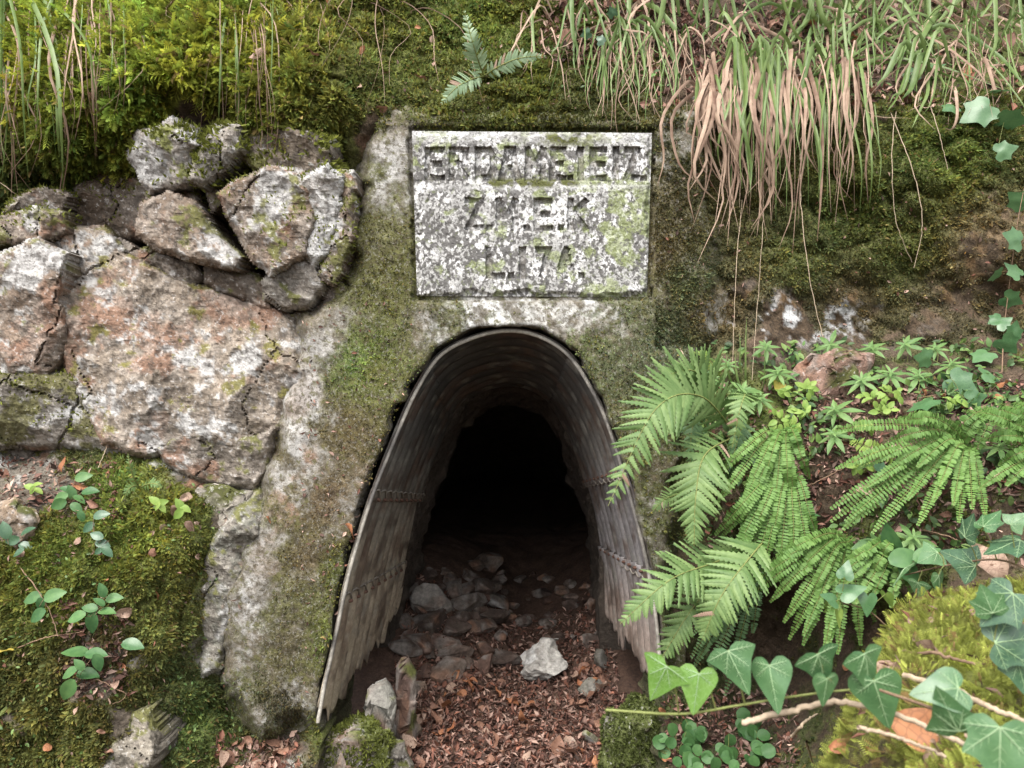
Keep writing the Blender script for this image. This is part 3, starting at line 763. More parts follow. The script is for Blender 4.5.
def build_plaque():
    nu, nv = 520, 360
    a, b = np.meshgrid(np.linspace(0, 1, nu), np.linspace(0, 1, nv))
    c = [np.array(p, float) for p in PLQ]
    px = (c[0][0] * (1 - a) + c[1][0] * a) * (1 - b) + (c[3][0] * (1 - a) + c[2][0] * a) * b
    py = (c[0][1] * (1 - a) + c[1][1] * a) * (1 - b) + (c[3][1] * (1 - a) + c[2][1] * a) * b
    Y0 = -.055 - .012 * b
    P = at_arr(px, py, Y0)
    sd = np.full(px.shape, 99.0)
    hw = 2.9
    jx = 1.1 * fbm(P, 40, 3, 111); jy = 1.1 * fbm(P, 40, 3, 112)
    for y0, y1, ls in ROWS:
        for g, x0, x1 in ls:
            for (ax, ay, bx, by) in GLY[g]:
                xa, xb = x0 + hw + (x1 - x0 - 2 * hw) * ax, x0 + hw + (x1 - x0 - 2 * hw) * bx
                ya, yb = y0 + hw + (y1 - y0 - 2 * hw) * ay, y0 + hw + (y1 - y0 - 2 * hw) * by
                L = math.hypot(xb - xa, yb - ya) + 1e-6
                ex, ey = (xb - xa) / L, (yb - ya) / L
                qx, qy = px + jx - (xa + xb) / 2, py + jy - (ya + yb) / 2
                al = np.abs(qx * ex + qy * ey) - L / 2 - hw * .9
                pe = np.abs(-qx * ey + qy * ex) - hw
                sd = np.minimum(sd, np.maximum(al, pe))
    fill = sstep(.25, .55, fbm(P, 9, 3, 118)) * .55           # some strokes are half filled with dirt
    cut = sstep(.7, -.7, sd) * (1 - fill)
    ed = np.minimum(np.minimum(a * 240, (1 - a) * 240), np.minimum(b * 164, (1 - b) * 164))
    chip = sstep(5, 0, ed + 6 * fbm(P, 18, 4, 113))
    pit = sstep(.25, .5, fbm(P, 55, 3, 114))
    Y = Y0 + .019 * cut + .016 * chip + .0015 * pit - .002 * fbm(P, 20, 4, 115) + .0012 * fbm(P, 120, 2, 119)
    V = at_arr(px, py, Y)
    col = np.zeros(V.shape) + np.array([.34, .335, .325])
    col = mix(col, [.56, .555, .55], sstep(-.05, .12, fbm(P, 20, 6, 116, .65)))
    gr = sstep(.0, .3, fbm(P, 24, 5, 117) + .3 * (px - 535) / 120 * sstep(160, 200, py) - .12)
    dk = sstep(-.02, .2, fbm(P * np.array([1.2, 1, .85]), 105, 4, 121) + .35 * fbm(P, 16, 4, 124) + .12 * np.exp(-((px - 460) / 70) ** 2) + .2 * np.exp(-(((px - 605) / 28) ** 2 + ((py - 240) / 28) ** 2)) + .0 + .10 * np.exp(-((py - 165) / 22) ** 2))
    keep = sstep(192, 187, py) * sstep(183, 186, py) + sstep(145, 141, py)
    dk = dk * (1 - .7 * keep); gr = gr * (1 - .5 * keep)
    col = mix(col, [.085, .08, .076], dk * .9)
    col = mix(col, [.2, .235, .085], gr * .65)
    col = mix(col, [.25, .23, .205], cut * sstep(-.1, .3, fbm(P, 30, 3, 122)) * .5)
    mo = np.exp(-((py - 183) / 4.5) ** 2) * sstep(465, 500, px) * sstep(600, 560, px)
    mo = np.maximum(mo, np.exp(-(((px - 568) / 34) ** 2 + ((py - 138) / 7) ** 2)))
    col = mix(col, [.085, .09, .03], np.clip(mo * 1.4, 0, 1) * sstep(-.3, .1, fbm(P, 35, 3, 123)))
    idx = np.arange(nu * nv).reshape(nv, nu)
    F = np.stack([idx[:-1, :-1], idx[1:, :-1], idx[1:, 1:], idx[:-1, 1:]], -1).reshape(-1, 4)
    V, F, C = skirt(V.reshape(-1, 3), F, col.reshape(-1, 3), .05, np.ones(nu * nv, bool))
    o = V.mean(0); o[2] = V[:, 2].min()
    obj('stone_plaque', mesh_np('stone_plaque', V - o, F, M_PLAQ, C), loc=o,
        label='rectangular whitish stone plaque with carved letters above the tunnel', cat='plaque')
build_plaque()

# ------------------------------------------------------------------ rocks
def ico(sub):
    import bmesh
    bm = bmesh.new(); bmesh.ops.create_icosphere(bm, subdivisions=sub, radius=1.0)
    V = np.array([v.co[:] for v in bm.verts]); F = np.array([[v.index for v in f.verts] for f in bm.faces]); bm.free()
    return V, F
ICO = {k: ico(k) for k in (2, 3, 4, 5, 6)}

def facet(V, rng, n=16, lo=.62, hi=.95):
    W = V.copy()
    for _ in range(n):
        nrm = unit(rng.normal(size=3)); d = rng.uniform(lo, hi)
        ex = np.clip(W @ nrm - d, 0, None)
        W -= ex[:, None] * nrm * .97
    return W

def rock_cols(V, Nn, rng, base, lich=.3, rust=.25, moss=.3, mossc=(.08, .085, .025), seed=0):
    P = V + seed * 3.7
    c = np.zeros(V.shape) + np.array(base)
    c = c * (1 + .35 * fbm(P, 9, 4, 131))[:, None]
    c = mix(c, [.21, .115, .075], sstep(.25, .55, fbm(P, 8, 4, 132) + rust - .2) * .8)
    c = mix(c, [.24, .22, .2], sstep(.0, .3, fbm(P * np.array([2.5, 1, .7]), 14, 4, 135)) * .55)
    c = mix(c, [.40, .395, .385], sstep(.12, .45, fbm(P * np.array([1.5, 1, 1]) + .6 * P[:, [2, 1, 0]], 8, 5, 133) + lich - .35) * .85)
    c = mix(c, [.09, .075, .06], sstep(.1, .5, fbm(P, 26, 4, 136)) * .5)
    c = mix(c, np.array(mossc), sstep(.1, .3, fbm(P, 13, 4, 134) + moss - .45 + .35 * Nn[:, 2]))
    return c

def vnorm(V, F):
    n = np.zeros_like(V)
    fn = np.cross(V[F[:, 1]] - V[F[:, 0]], V[F[:, 2]] - V[F[:, 0]])
    for k in range(3):
        np.add.at(n, F[:, k], fn)
    return unit(n)

def outline_rock(poly, Y, depth, label, base=(.15, .125, .10), sub=5, seed=1, rough=.02, cx=None, lich=.3, rust=.25, moss=.3, name='rock', nf=18, tilt=0.0, mossc=(.08, .085, .025), lo=.45):
    rng = np.random.default_rng(seed)
    pl = np.array(poly, float)
    c = pl.mean(0) if cx is None else np.array(cx, float)
    V, F = ICO[sub]
    W = facet(V, rng, nf, lo, .95)
    th = np.arctan2(-W[:, 2], W[:, 0])
    # outline radius by casting rays from the centre
    ang = np.linspace(-math.pi, math.pi, 361); rad = np.zeros(361)
    for i, t in enumerate(ang):
        dx, dy = math.cos(t), math.sin(t); best = 1.0
        for k in range(len(pl)):
            x0, y0 = pl[k] - c; x1, y1 = pl[(k + 1) % len(pl)] - c
            den = dx * (y1 - y0) - dy * (x1 - x0)
            if abs(den) < 1e-9: continue
            r = (x0 * (y1 - y0) - y0 * (x1 - x0)) / den
            q = (x0 * dy - y0 * dx) / den
            if r > 0 and -1e-6 <= q <= 1 + 1e-6: best = max(best, r)
        rad[i] = best
    r = np.interp(th, ang, rad)
    rho0 = np.hypot(V[:, 0], V[:, 2]) ** .62
    r = r * 1.10
    u = c[0] + np.cos(th) * r * rho0; v = c[1] + np.sin(th) * r * rho0
    yy = Y + .05 + .75 * depth * np.sign(W[:, 1]) * np.abs(W[:, 1]) ** .75 + tilt * (v - c[1]) / 100.0
    Pn = at_arr(u, v, np.full(len(u), float(Y)))
    Pn[:, 1] = yy
    Pn[:, 0] += 0; 
    # keep each vertex on the sight line of its outline while giving it its own depth
    Pn = at_arr(u, v, yy)
    n = vnorm(Pn, F)
    # fractured faces: planes of random lean meeting in hard edges, plus bedding cracks
    cells = rng.uniform(Pn.min(0) - .02, Pn.max(0) + .02, size=(int(26 * (Pn[:, 0].max() - Pn[:, 0].min()) / .3) + 14, 3))
    cn = unit(rng.normal(size=cells.shape)); co = rng.uniform(-.5, .5, len(cells))
    jp = Pn + .03 * np.stack([fbm(Pn + seed, 9, 3, 143 + k) for k in range(3)], 1)
    d2 = ((jp[:, None] - cells[None]) ** 2).sum(-1)
    ci = np.argsort(d2, 1)[:, :2]
    near = ci[:, 0]
    fx = ((jp - cells[near]) * cn[near]).sum(1) * .22 + co[near] * rough * .8
    crack = sstep(.010, .0, np.sqrt(d2[np.arange(len(Pn)), ci[:, 1]]) - np.sqrt(d2[np.arange(len(Pn)), ci[:, 0]])) * (rng.uniform(size=len(cells))[near] < .55)
    bed = fbm(Pn * np.array([.6, 1, 2.4]) + .7 * Pn[:, [2, 0, 1]] + seed, 13, 4, 142, ridged=True)
    dsp = fbm(Pn + seed, 7, 5, 141) * rough * .6 + fx + .12 * rough * bed - crack * rough * .5 + .12 * rough * fbm(Pn, 60, 3, 144)
    Pn = Pn + n * dsp[:, None]
    n = vnorm(Pn, F)
    col = rock_cols(Pn, n, rng, base, lich, rust, moss, mossc, seed)
    o = Pn.mean(0); o[2] = Pn[:, 2].min()
    return obj(name, mesh_np(name, Pn - o, F, M_ROCK, col, smooth=False), loc=o, label=label, cat='rock', group='rocks of the left wall' if c[0] < 360 and c[1] < 500 else None)

def face_rock(poly, Y, depth, label, base=(.15, .125, .10), seed=1, lich=.3, rust=.25, moss=.3, mossc=(.10, .10, .03), lean=0.0, **kw):
    """angular block of the rock wall: flat fracture planes, steps, cracks and broken edges"""
    rng = np.random.default_rng(seed)
    pl = [(float(a), float(b)) for a, b in poly]
    cx = np.mean([q[0] for q in pl]); cy = np.mean([q[1] for q in pl])
    pl = [(cx + (a - cx) * 1.12, cy + (b - cy) * 1.12) for a, b in pl]
    A = np.array(pl)
    st = 1.7
    u, v = np.meshgrid(np.arange(A[:, 0].min() - 6, A[:, 0].max() + 6, st), np.arange(A[:, 1].min() - 6, A[:, 1].max() + 6, st))
    Q = np.stack([u, v, 0 * u + seed * 31.0], -1) / 100.0
    d = polydist(u, v, pl); sd = np.where(inpoly(u, v, pl), d, -d) + 3.5 * fbm(Q, 5, 4, 301) 
    keep = sd > 0
    gu = np.gradient(sd, axis=1) / st; gv = np.gradient(sd, axis=0) / st; g2 = np.maximum(gu * gu + gv * gv, .4)
    inside = ~keep; nb = np.zeros_like(inside)
    for sl in ((slice(1, None), slice(None), slice(None, -1), slice(None)), (slice(None, -1), slice(None), slice(1, None), slice(None)), (slice(None), slice(1, None), slice(None), slice(None, -1)), (slice(None), slice(None, -1), slice(None), slice(1, None))):
        nb[sl[0], sl[1]] |= inside[sl[2], sl[3]]
    stp = np.clip(sd, 0, 2.5) * (nb & keep)
    us, vs = u - stp * gu / g2, v - stp * gv / g2
    mx = sd.max()
    R = min(7.0, mx * .3)
    e = 1 - np.clip(sd / R, 0, 1)
    Yy = np.full(u.shape, float(Y) * .8 - depth * .35)
    Yy += depth * .28 * e ** 2 - depth * .22 * np.sqrt(np.clip(1 - (1 - np.clip(sd / mx, 0, 1)) ** 2, 0, 1))
    Yy += rng.uniform(-.0004, .0004) * (u - cx) + (rng.uniform(-.0003, .0003) + lean) * (v - cy)
    tone = np.zeros(u.shape)
    ang = math.radians(rng.uniform(20, 60)); ca, sa = math.cos(ang), math.sin(ang)
    crk = np.zeros(u.shape)
    for cell, tl, of, an in ((58.0, .0013, .013, .6), (21.0, .0011, .004, .55), (8.5, .0007, .0012, .7)):
        wu = u + cell * .07 * fbm(Q, 9, 3, 302); wv = v + cell * .07 * fbm(Q, 9, 3, 303)
        a = (wu * ca + wv * sa) * an; b = -wu * sa + wv * ca
        ia, ib = np.floor(a / cell).astype(int), np.floor(b / cell).astype(int)
        best = np.full(u.shape, -1e9); f1 = np.full(u.shape, 1e9); f2 = np.full(u.shape, 1e9); hh = np.zeros(u.shape); hc = np.zeros(u.shape)
        for di in (-1, 0, 1):
            for dj in (-1, 0, 1):
                ja, jb = ia + di, ib + dj
                k0 = np.zeros_like(ja)
                H = [_h(ja + 5000, jb + 5000, k0 + q_, seed) for q_ in range(5)]
                da = a - (ja + .15 + .7 * H[0]) * cell; db = b - (jb + .15 + .7 * H[1]) * cell
                hv = of * (H[4] * 2 - 1) + tl * ((H[2] * 2 - 1) * da + (H[3] * 2 - 1) * db) - tl / cell * 1.1 * (da * da + db * db)
                c1 = hv > best; best = np.where(c1, hv, best); hh = np.where(c1, H[4], hh)
                dd = np.hypot(da, db); c2 = dd < f1
                f2 = np.where(c2, f1, np.minimum(f2, dd)); f1 = np.where(c2, dd, f1); hc = np.where(c2, H[2], hc)
        Yy += best
        tone += (hh - .5) * (.5 if cell > 30 else .3)
        if cell > 30:
            crk = np.maximum(crk, sstep(1.8, .3, f2 - f1) * (hc > .6))
    Yy += .014 * crk
    Pq = at_arr(u, v, Yy)
    Yy += -.006 * fbm(Pq, 20, 6, 305, .62) - .004 * fbm(Pq * np.array([.7, 1, 1.8]), 18, 4, 307, ridged=True) - .0015 * fbm(Pq, 120, 3, 306)
    P = at_arr(us, vs, Yy)
    up = np.clip(-np.gradient(Yy, axis=0) / st * 260, -1, 1)
    Pc = P + seed * 3.7
    c = np.zeros(P.shape) + np.array(base)
    c = c * (1 + tone + .45 * fbm(Pc, 22, 6, 311, .65))[..., None]
    c = mix(c, [.24, .135, .09], sstep(.12, .42, fbm(Pc, 9, 6, 312, .62) + rust - .32) * .75)
    c = mix(c, [.29, .255, .22], sstep(-.05, .2, fbm(Pc, 16, 6, 313, .65)) * .5)
    c = mix(c, [.40, .395, .385], sstep(.06, .2, fbm(Pc, 9, 6, 314, .68) + lich - .42 + tone * .25) * .85)
    c = mix(c, [.07, .058, .048], sstep(.12, .3, fbm(Pc, 45, 4, 315, .7)) * .6)
    c = mix(c, np.array(mossc) * 1.25, sstep(.08, .22, fbm(Pc, 14, 6, 316, .62) + moss - .42 + .22 * up) * .9)
    idx = np.arange(u.size).reshape(u.shape)
    q = np.stack([idx[:-1, :-1], idx[1:, :-1], idx[1:, 1:], idx[:-1, 1:]], -1)
    F = q[keep[:-1, :-1] & keep[1:, :-1] & keep[1:, 1:] & keep[:-1, 1:]]
    V, F, C = compact(P.reshape(-1, 3), F, c.reshape(-1, 3))
    V, F, C = skirt(V, F, C, .16 + depth * .5, np.ones(len(V), bool), 4, .01, np.array(base) * .7)
    o = V.mean(0); o[2] = V[:, 2].min()
    r = obj('rock', mesh_np('rock', V - o, F, M_ROCK, C, smooth=False), loc=o, label=label, cat='rock', group='rocks of the left wall')
    WALL_ROCKS.append((r, cx, cy))
    return r
WALL_ROCKS = []

BR = (.16, .12, .09); GR = (.17, .155, .135)
face_rock([(66, 252), (82, 238), (112, 240), (132, 262), (180, 285), (232, 300), (286, 318), (296, 355), (288, 400), (268, 428), (240, 442), (190, 432), (150, 448), (110, 436), (84, 390), (66, 335)], .02, .16,
             'large tan and white streaked boulder left of the concrete wall', base=(.20, .165, .13), sub=6, seed=4, rough=.022, lich=.27, rust=.5, moss=.17, lean=-.0005, mossc=(.11, .10, .025))
face_rock([(150, 448), (192, 432), (246, 438), (270, 430), (266, 468), (252, 488), (215, 486), (176, 470)], -.02, .12, 'broken pale ledge of rock directly below the large boulder', base=(.2, .17, .14), seed=9, rough=.02, lich=.38, rust=.3, moss=.3)
face_rock([(-80, 262), (0, 258), (36, 244), (62, 260), (58, 300), (70, 345), (44, 376), (0, 382), (-80, 390)], -.02, .16, 'white patched brown rock at the left edge beside the dark crack', base=BR, seed=12, lich=.45, rust=.4, moss=.1, rough=.025)
face_rock([(-80, 398), (20, 372), (74, 380), (120, 420), (134, 452), (112, 462), (60, 446), (0, 448), (-80, 440)], -.02, .15, 'dull moss covered rock jutting out under the white patched rock', base=GR, seed=15, lich=.15, rust=.2, moss=.62, rough=.025, mossc=(.085, .08, .03))
face_rock([(62, 214), (88, 172), (120, 168), (152, 188), (158, 224), (128, 240), (92, 236), (66, 228)], .16, .10, 'dark brown overhanging rock under the bright hanging moss', base=(.10, .075, .055), seed=18, lich=.0, rust=.2, moss=.15, rough=.018)
face_rock([(146, 206), (168, 196), (196, 204), (210, 226), (238, 254), (232, 266), (200, 262), (160, 250), (140, 236)], -.03, .11, 'angular brown rock with white speckles above the large boulder', base=BR, seed=21, lich=.4, rust=.25, moss=.22, rough=.015)
face_rock([(192, 176), (196, 150), (212, 126), (236, 130), (244, 152), (222, 172), (204, 184)], -.05, .09, 'small grey wedge shaped rock in the upper row of rocks', base=GR, seed=24, lich=.35, rust=.1, moss=.2, rough=.012, sub=5)
face_rock([(220, 196), (240, 182), (270, 170), (306, 176), (312, 220), (304, 252), (270, 272), (252, 256), (234, 226)], -.06, .13, 'reddish brown and grey pointed rock beside the white faced rock', base=BR, seed=27, lich=.36, rust=.45, moss=.2, rough=.018)
face_rock([(298, 182), (326, 168), (340, 180), (342, 214), (334, 246), (314, 266), (300, 250), (290, 222)], -.09, .10, 'bright white faced rock left of the plaque', base=(.36, .355, .345), seed=30, lich=.6, rust=.0, moss=.05, rough=.02)
face_rock([(332, 172), (352, 176), (356, 214), (350, 252), (334, 280), (318, 270), (330, 240), (338, 204)], -.07, .09, 'narrow moss draped rock slab against the concrete wall edge', base=BR, seed=33, lich=.3, rust=.3, moss=.5, rough=.014, sub=5)
face_rock([(264, 280), (278, 266), (302, 258), (320, 266), (326, 288), (308, 306), (280, 308), (266, 298)], -.02, .11, 'rounded grey brown rock wedged under the white faced rock', base=GR, seed=36, lich=.28, rust=.2, moss=.25, rough=.014)
face_rock([(322, 290), (334, 280), (348, 288), (346, 304), (328, 308)], -.02, .06, 'small dark stone wedged against the concrete wall edge', base=(.12, .1, .085), seed=39, lich=.1, moss=.3, rough=.008, sub=5)
face_rock([(-60, 228), (4, 216), (30, 206), (58, 212), (64, 232), (40, 242), (-60, 244)], .0, .10, 'flat mossy stone at the left edge above the white patched rock', base=BR, seed=42, lich=.15, rust=.2, moss=.5, rough=.014, sub=5)
face_rock([(56, 240), (70, 234), (78, 246), (70, 260), (58, 256)], .06, .06, 'small grey stone plugging the top of the dark crack', base=GR, seed=45, lich=.2, moss=.1, rough=.008, sub=5)
face_rock([(128, 152), (138, 132), (158, 128), (170, 118), (196, 132), (200, 168), (184, 184), (150, 190), (140, 172)], -.03, .10, 'pale lichen covered rock showing below the bright moss', base=(.24, .22, .2), seed=48, lich=.5, rust=.1, moss=.3, rough=.015, mossc=(.12, .13, .03))
face_rock([(206, 262), (236, 262), (262, 282), (268, 306), (236, 300), (206, 284)], .05, .08, 'shadowed brown stone behind the rounded rock', base=(.11, .085, .065), seed=51, lich=.05, moss=.15, rough=.012, sub=5)
face_rock([(246, 132), (286, 128), (330, 140), (334, 172), (300, 180), (262, 172), (244, 160)], -.02, .08, 'brown rock tucked under the round moss cushion', base=(.13, .105, .08), seed=54, lich=.25, moss=.35, rough=.014, sub=5)
outline_rock([(788, 402), (794, 376), (812, 354), (846, 350), (868, 358), (862, 378), (838, 396), (812, 406)], -.20, .08, 'reddish brown rock poking out among the ferns and herbs', base=(.24, .15, .115), seed=60, lich=.05, rust=.35, moss=.25, rough=.014)
outline_rock([(-30, 540), (-10, 512), (14, 498), (32, 512), (36, 536), (10, 552)], -.33, .07, 'smooth tan stone lying at the left edge in leaf litter', base=(.27, .2, .14), seed=63, lich=.1, rust=.2, moss=.3, rough=.008, sub=5)
outline_rock([(192, 492), (214, 484), (250, 492), (246, 520), (214, 534), (196, 516)], -.12, .07, 'pale flat stone at the top of the mossy mound', base=(.26, .235, .2), seed=66, lich=.35, moss=.35, rough=.012, sub=5)
outline_rock([(372, 766), (384, 744), (404, 742), (412, 768), (400, 790), (378, 790)], -.16, .06, 'small mossy stone in front of the leaning post stub', base=GR, seed=69, lich=.2, moss=.5, rough=.01, sub=5)

for i, (pl, lab) in enumerate([([(150, 182), (172, 184), (196, 190), (200, 206), (168, 200), (148, 204)], 'thin dark stone under the pale lichen covered rock'), ([(206, 186), (226, 178), (240, 186), (228, 204), (212, 214)], 'small shadowed stone between wedge and pointed rock'),
        ([(60, 262), (72, 262), (76, 300), (68, 330), (60, 300)], 'sliver of rock inside the dark crack'), ([(150, 250), (190, 262), (214, 280), (180, 288), (140, 270), (128, 254)], 'low dark slab between the large boulder and the speckled rock'),
        ([(300, 258), (318, 266), (330, 282), (322, 292), (306, 272)], 'broken reddish stone below the white faced rock'), ([(10, 200), (40, 186), (66, 196), (60, 214), (26, 212), (4, 214)], 'mossy stone at the far left under the hanging grass'),
        ([(84, 240), (112, 234), (132, 246), (128, 262), (104, 252)], 'flat grey stone on top of the large boulder'), ([(-40, 444), (30, 440), (70, 452), (66, 466), (10, 470), (-40, 470)], 'flat shadowed stone above the left litter')]):
    face_rock(pl, .05, .06, lab, base=(.12, .095, .075) if i % 2 else (.15, .13, .11), seed=80 + 3 * i, lich=.1, rust=.25, moss=.25, rough=.012, sub=4)

face_rock([(190, 600), (206, 556), (232, 512), (256, 498), (266, 512), (254, 556), (232, 610), (222, 660), (204, 668), (196, 640)], -.13, .10, 'grey green rock strip between the mound moss and the concrete', base=(.16, .155, .13), seed=141, lich=.18, rust=.05, moss=.3, lean=-.0009)
face_rock([(96, 740), (120, 716), (150, 712), (160, 736), (150, 768), (110, 776)], -.50, .08, 'low pale rock breaking through the moss at the bottom left', base=(.18, .16, .13), seed=144, lich=.15, rust=.2, moss=.42, lean=-.0006)
FOOT = [outline_rock([(596, 800), (604, 752), (612, 722), (634, 706), (664, 712), (690, 730), (694, 800)], -.10, .16, 'low moss covered rock at the right foot of the arch', base=(.12, .11, .08), seed=72, lich=.0, rust=.1, moss=.75, rough=.025, mossc=(.08, .095, .028)),
        outline_rock([(286, 800), (294, 752), (318, 736), (344, 728), (368, 720), (386, 738), (390, 800)], -.17, .15, 'low moss covered rock at the left foot of the arch', base=(.12, .11, .08), seed=75, lich=.0, rust=.1, moss=.75, rough=.025, mossc=(.10, .115, .03))]

def small_rock(name, p, size, seed, label, base, sub=3, squash=(1, 1, .7), lich=.15, rust=.2, moss=-.4, rough=.1, group=None, mat=None):
    rng = np.random.default_rng(seed)
    V, F = ICO[sub]
    W = facet(V, rng, 14, .42, .85)
    R = np.array(Matrix.Rotation(rng.uniform(0, 6.3), 3, Vector(unit(rng.normal(size=3)))))
    W = (W * np.array(squash)) @ R.T
    n = vnorm(W, F)
    W = W + n * (fbm(W + seed, 2.2, 4, 151) * rough)[:, None]
    W = W * np.array(size)
    n = vnorm(W, F)
    col = rock_cols(W * 1.0, n, rng, base, lich, rust, moss, seed=seed)
    zmin = W[:, 2].min(); W[:, 2] -= zmin
    return obj(name, mesh_np(name, W, F, mat or M_RUBB, col, smooth=False), loc=p, label=label, cat='rock', group=group)

def on_floor(px, py):
    """where the sight line through a photo position meets the tunnel floor"""
    Y = np.linspace(-.4, 4.5, 1500)
    P = at_arr(np.full(1500, float(px)), np.full(1500, float(py)), Y)
    h = P[:, 2] - floor_z(P[:, 0], P[:, 1])
    k = np.argmax(h < 0)
    return P[k]

p = on_floor(545, 676)
small_rock('pale_rock', p - np.array([0, 0, .03]), (.185, .14, .10), 207, 'large whitish crumbly rock on the tunnel floor', (.34, .325, .30), sub=5, squash=(1, .9, .75), lich=.3, rust=.0, rough=.2)
p = on_floor(434, 612)
small_rock('grey_rock', p - np.array([0, 0, .04]), (.11, .09, .10), 202, 'pale grey block on the rubble at the left tunnel wall', (.22, .2, .18), sub=4, lich=.1, rust=.05)
rb = np.random.default_rng(5)
_spots = []
for i in range(170):
    if i % 5 < 3: px, py = rb.uniform(405, 505), rb.uniform(568, 676)
    elif i % 5 == 3: px, py = rb.uniform(545, 606), rb.uniform(585, 645)
    else: px, py = rb.uniform(470, 560), rb.uniform(575, 625)
    q = on_floor(px, py)
    if any(np.linalg.norm(q - w) < .055 for w in _spots): continue
    _spots.append(q)
    sz = rb.uniform(.04, .10) if px < 500 else rb.uniform(.03, .06)
    t = rb.uniform(.7, 1.3)
    b = np.array([(.095, .058, .045), (.078, .055, .045), (.11, .08, .065)][i % 3]) * t
    small_rock('rubble_stone', q - np.array([0, 0, sz * .35]), (sz * rb.uniform(.9, 1.35), sz, sz * rb.uniform(.6, .95)), 300 + i,
               'angular brown rubble stone among the heap inside the tunnel' if px < 520 else 'greyish rubble stone along the right side inside the tunnel', b, sub=3, lich=-.1, rust=.25, rough=.07,
               group='rubble heap in the tunnel' if px < 520 else 'rubble along the right tunnel side')
for i, (px, py, sz, b, lab) in enumerate([(572, 745, .035, (.3, .2, .15), 'rounded tan stone on the leaf litter at lower right'), (592, 742, .04, (.17, .16, .11), 'greenish flat stone beside the rounded tan stone'), (420, 690, .05, (.17, .12, .09), 'brown block standing at the left edge of the leaf litter'),
                                         (410, 735, .045, (.2, .15, .11), 'tan chip of stone leaning by the rusty stub'), (608, 600, .06, (.16, .15, .12), 'mossy stone at the inner right foot of the arch'), (590, 690, .055, (.2, .19, .16), 'grey stone beside the whitish crumbly rock'), (600, 668, .06, (.13, .12, .1), 'dark stone between the whitish rock and the right wall')]):
    q = on_floor(px, py)
    small_rock('stone', q - np.array([0, 0, sz * .4]), (sz, sz, sz), 500 + i, lab, b, sub=3, moss=.1 if i in (1, 4) else -.4)

# stub of a leaning post, and the rusted column foot with its hooks, at the left foot of the arch
def bent_box(w, d, h, seed, rough, taper=.0, nz=14):
    bx = np.array([(-1, -1), (-.33, -1.05), (.33, -.98), (1, -1), (1.04, 0), (1, 1), (0, 1), (-1, 1), (-1.03, 0)], float) * .5
    nb = len(bx); zs = np.linspace(0, 1, nz)
    V = np.array([[b[0] * w * (1 - taper * z), b[1] * d * (1 - taper * z), z * h] for z in zs for b in bx])
    top = np.array([[0, 0, h * 1.02]])
    F = np.array([(i * nb + j, i * nb + (j + 1) % nb, (i + 1) * nb + (j + 1) % nb, (i + 1) * nb + j) for i in range(nz - 1) for j in range(nb)])
    V = np.concatenate([V, top]); k = (nz - 1) * nb
    F3 = np.array([(k + j, k + (j + 1) % nb, len(V) - 1) for j in range(nb)])
    n = unit(V * np.array([1, 1, 0]) + 1e-6)
    V = V + n * (fbm(V + seed, 14, 4, 161) * rough)[:, None]
    V[:, 2] += (V[:, 2] / h) ** 4 * (fbm(V + seed, 10, 2, 162) * rough * 3 + V[:, 0] * .35)
    return V, [F, F3]
def stub(name, poly, Y, depth, label, cat, base, seed, mat):
    o = outline_rock(poly, Y, depth, label, base=base, seed=seed, rough=.010, lich=-.2, rust=.1, moss=.12, name=name, nf=22)
    o['category'] = cat
    o.data.materials.clear(); o.data.materials.append(mat)
stub('post_stub', [(366, 762), (362, 716), (370, 688), (386, 680), (394, 700), (392, 760)], -.10, .07, 'weathered grey post stub standing at the left foot of the arch', 'post', (.17, .165, .145), 91, M_POST)
stub('column_foot', [(396, 750), (394, 700), (398, 668), (408, 656), (416, 676), (414, 744)], .05, .06, 'rusted iron column foot standing beside the post stub', 'column', (.085, .055, .045), 94, M_POST)

# ------------------------------------------------------------------ the near bank at lower right, almost at arm's length
def near_h(x, y):
    P = np.stack([x, y, 0 * x], -1)
    edge = .30 + .33 * (y + 2.0) + .05 * noise(P, 5, 170)
    top = .915 + .10 * (x - .4) + .06 * sstep(.5, 1.1, x)
    top = top + .03 * fbm(P, 5, 4, 171) + .010 * fbm(P, 25, 3, 172)
    fall = sstep(.12, -.30, x - edge)
    back = sstep(-1.30, -1.0, y + .10 * noise(P, 4, 173)) * sstep(2.2, .9, x)
    front = sstep(-2.25, -2.6, y)
    return top - .9 * np.clip(fall, 0, 1) - .55 * back - .6 * front
def build_near():
    xs = np.arange(.0, 2.2, .009); ys = np.arange(-2.55, -.75, .009)
    X, Y = np.meshgrid(xs, ys); Z = near_h(X, Y)
    V = np.stack([X, Y, Z], -1).reshape(-1, 3)
    c = np.zeros(V.shape) + np.array([.075, .05, .032])
    c = mix(c, [.16, .18, .04], sstep(-.35, .15, fbm(V, 9, 4, 174)))
    idx = np.arange(X.size).reshape(X.shape)
    F = np.stack([idx[:-1, :-1], idx[:-1, 1:], idx[1:, 1:], idx[1:, :-1]], -1).reshape(-1, 4)
    obj('near_bank', mesh_np('near_bank', V, F, M_BANK, c), kind='structure')
build_near()
def near_pt(px, py, lift=0.0):
    d = np.linspace(.45, 2.2, 1400)
    P = at_arr(np.full(1400, float(px)), np.full(1400, float(py)), d - CAM_D)
    h = P[:, 2] - near_h(P[:, 0], P[:, 1])
    k = np.argmax(h < 0) if (h < 0).any() else 700
    return P[k] + np.array([0, 0, lift])

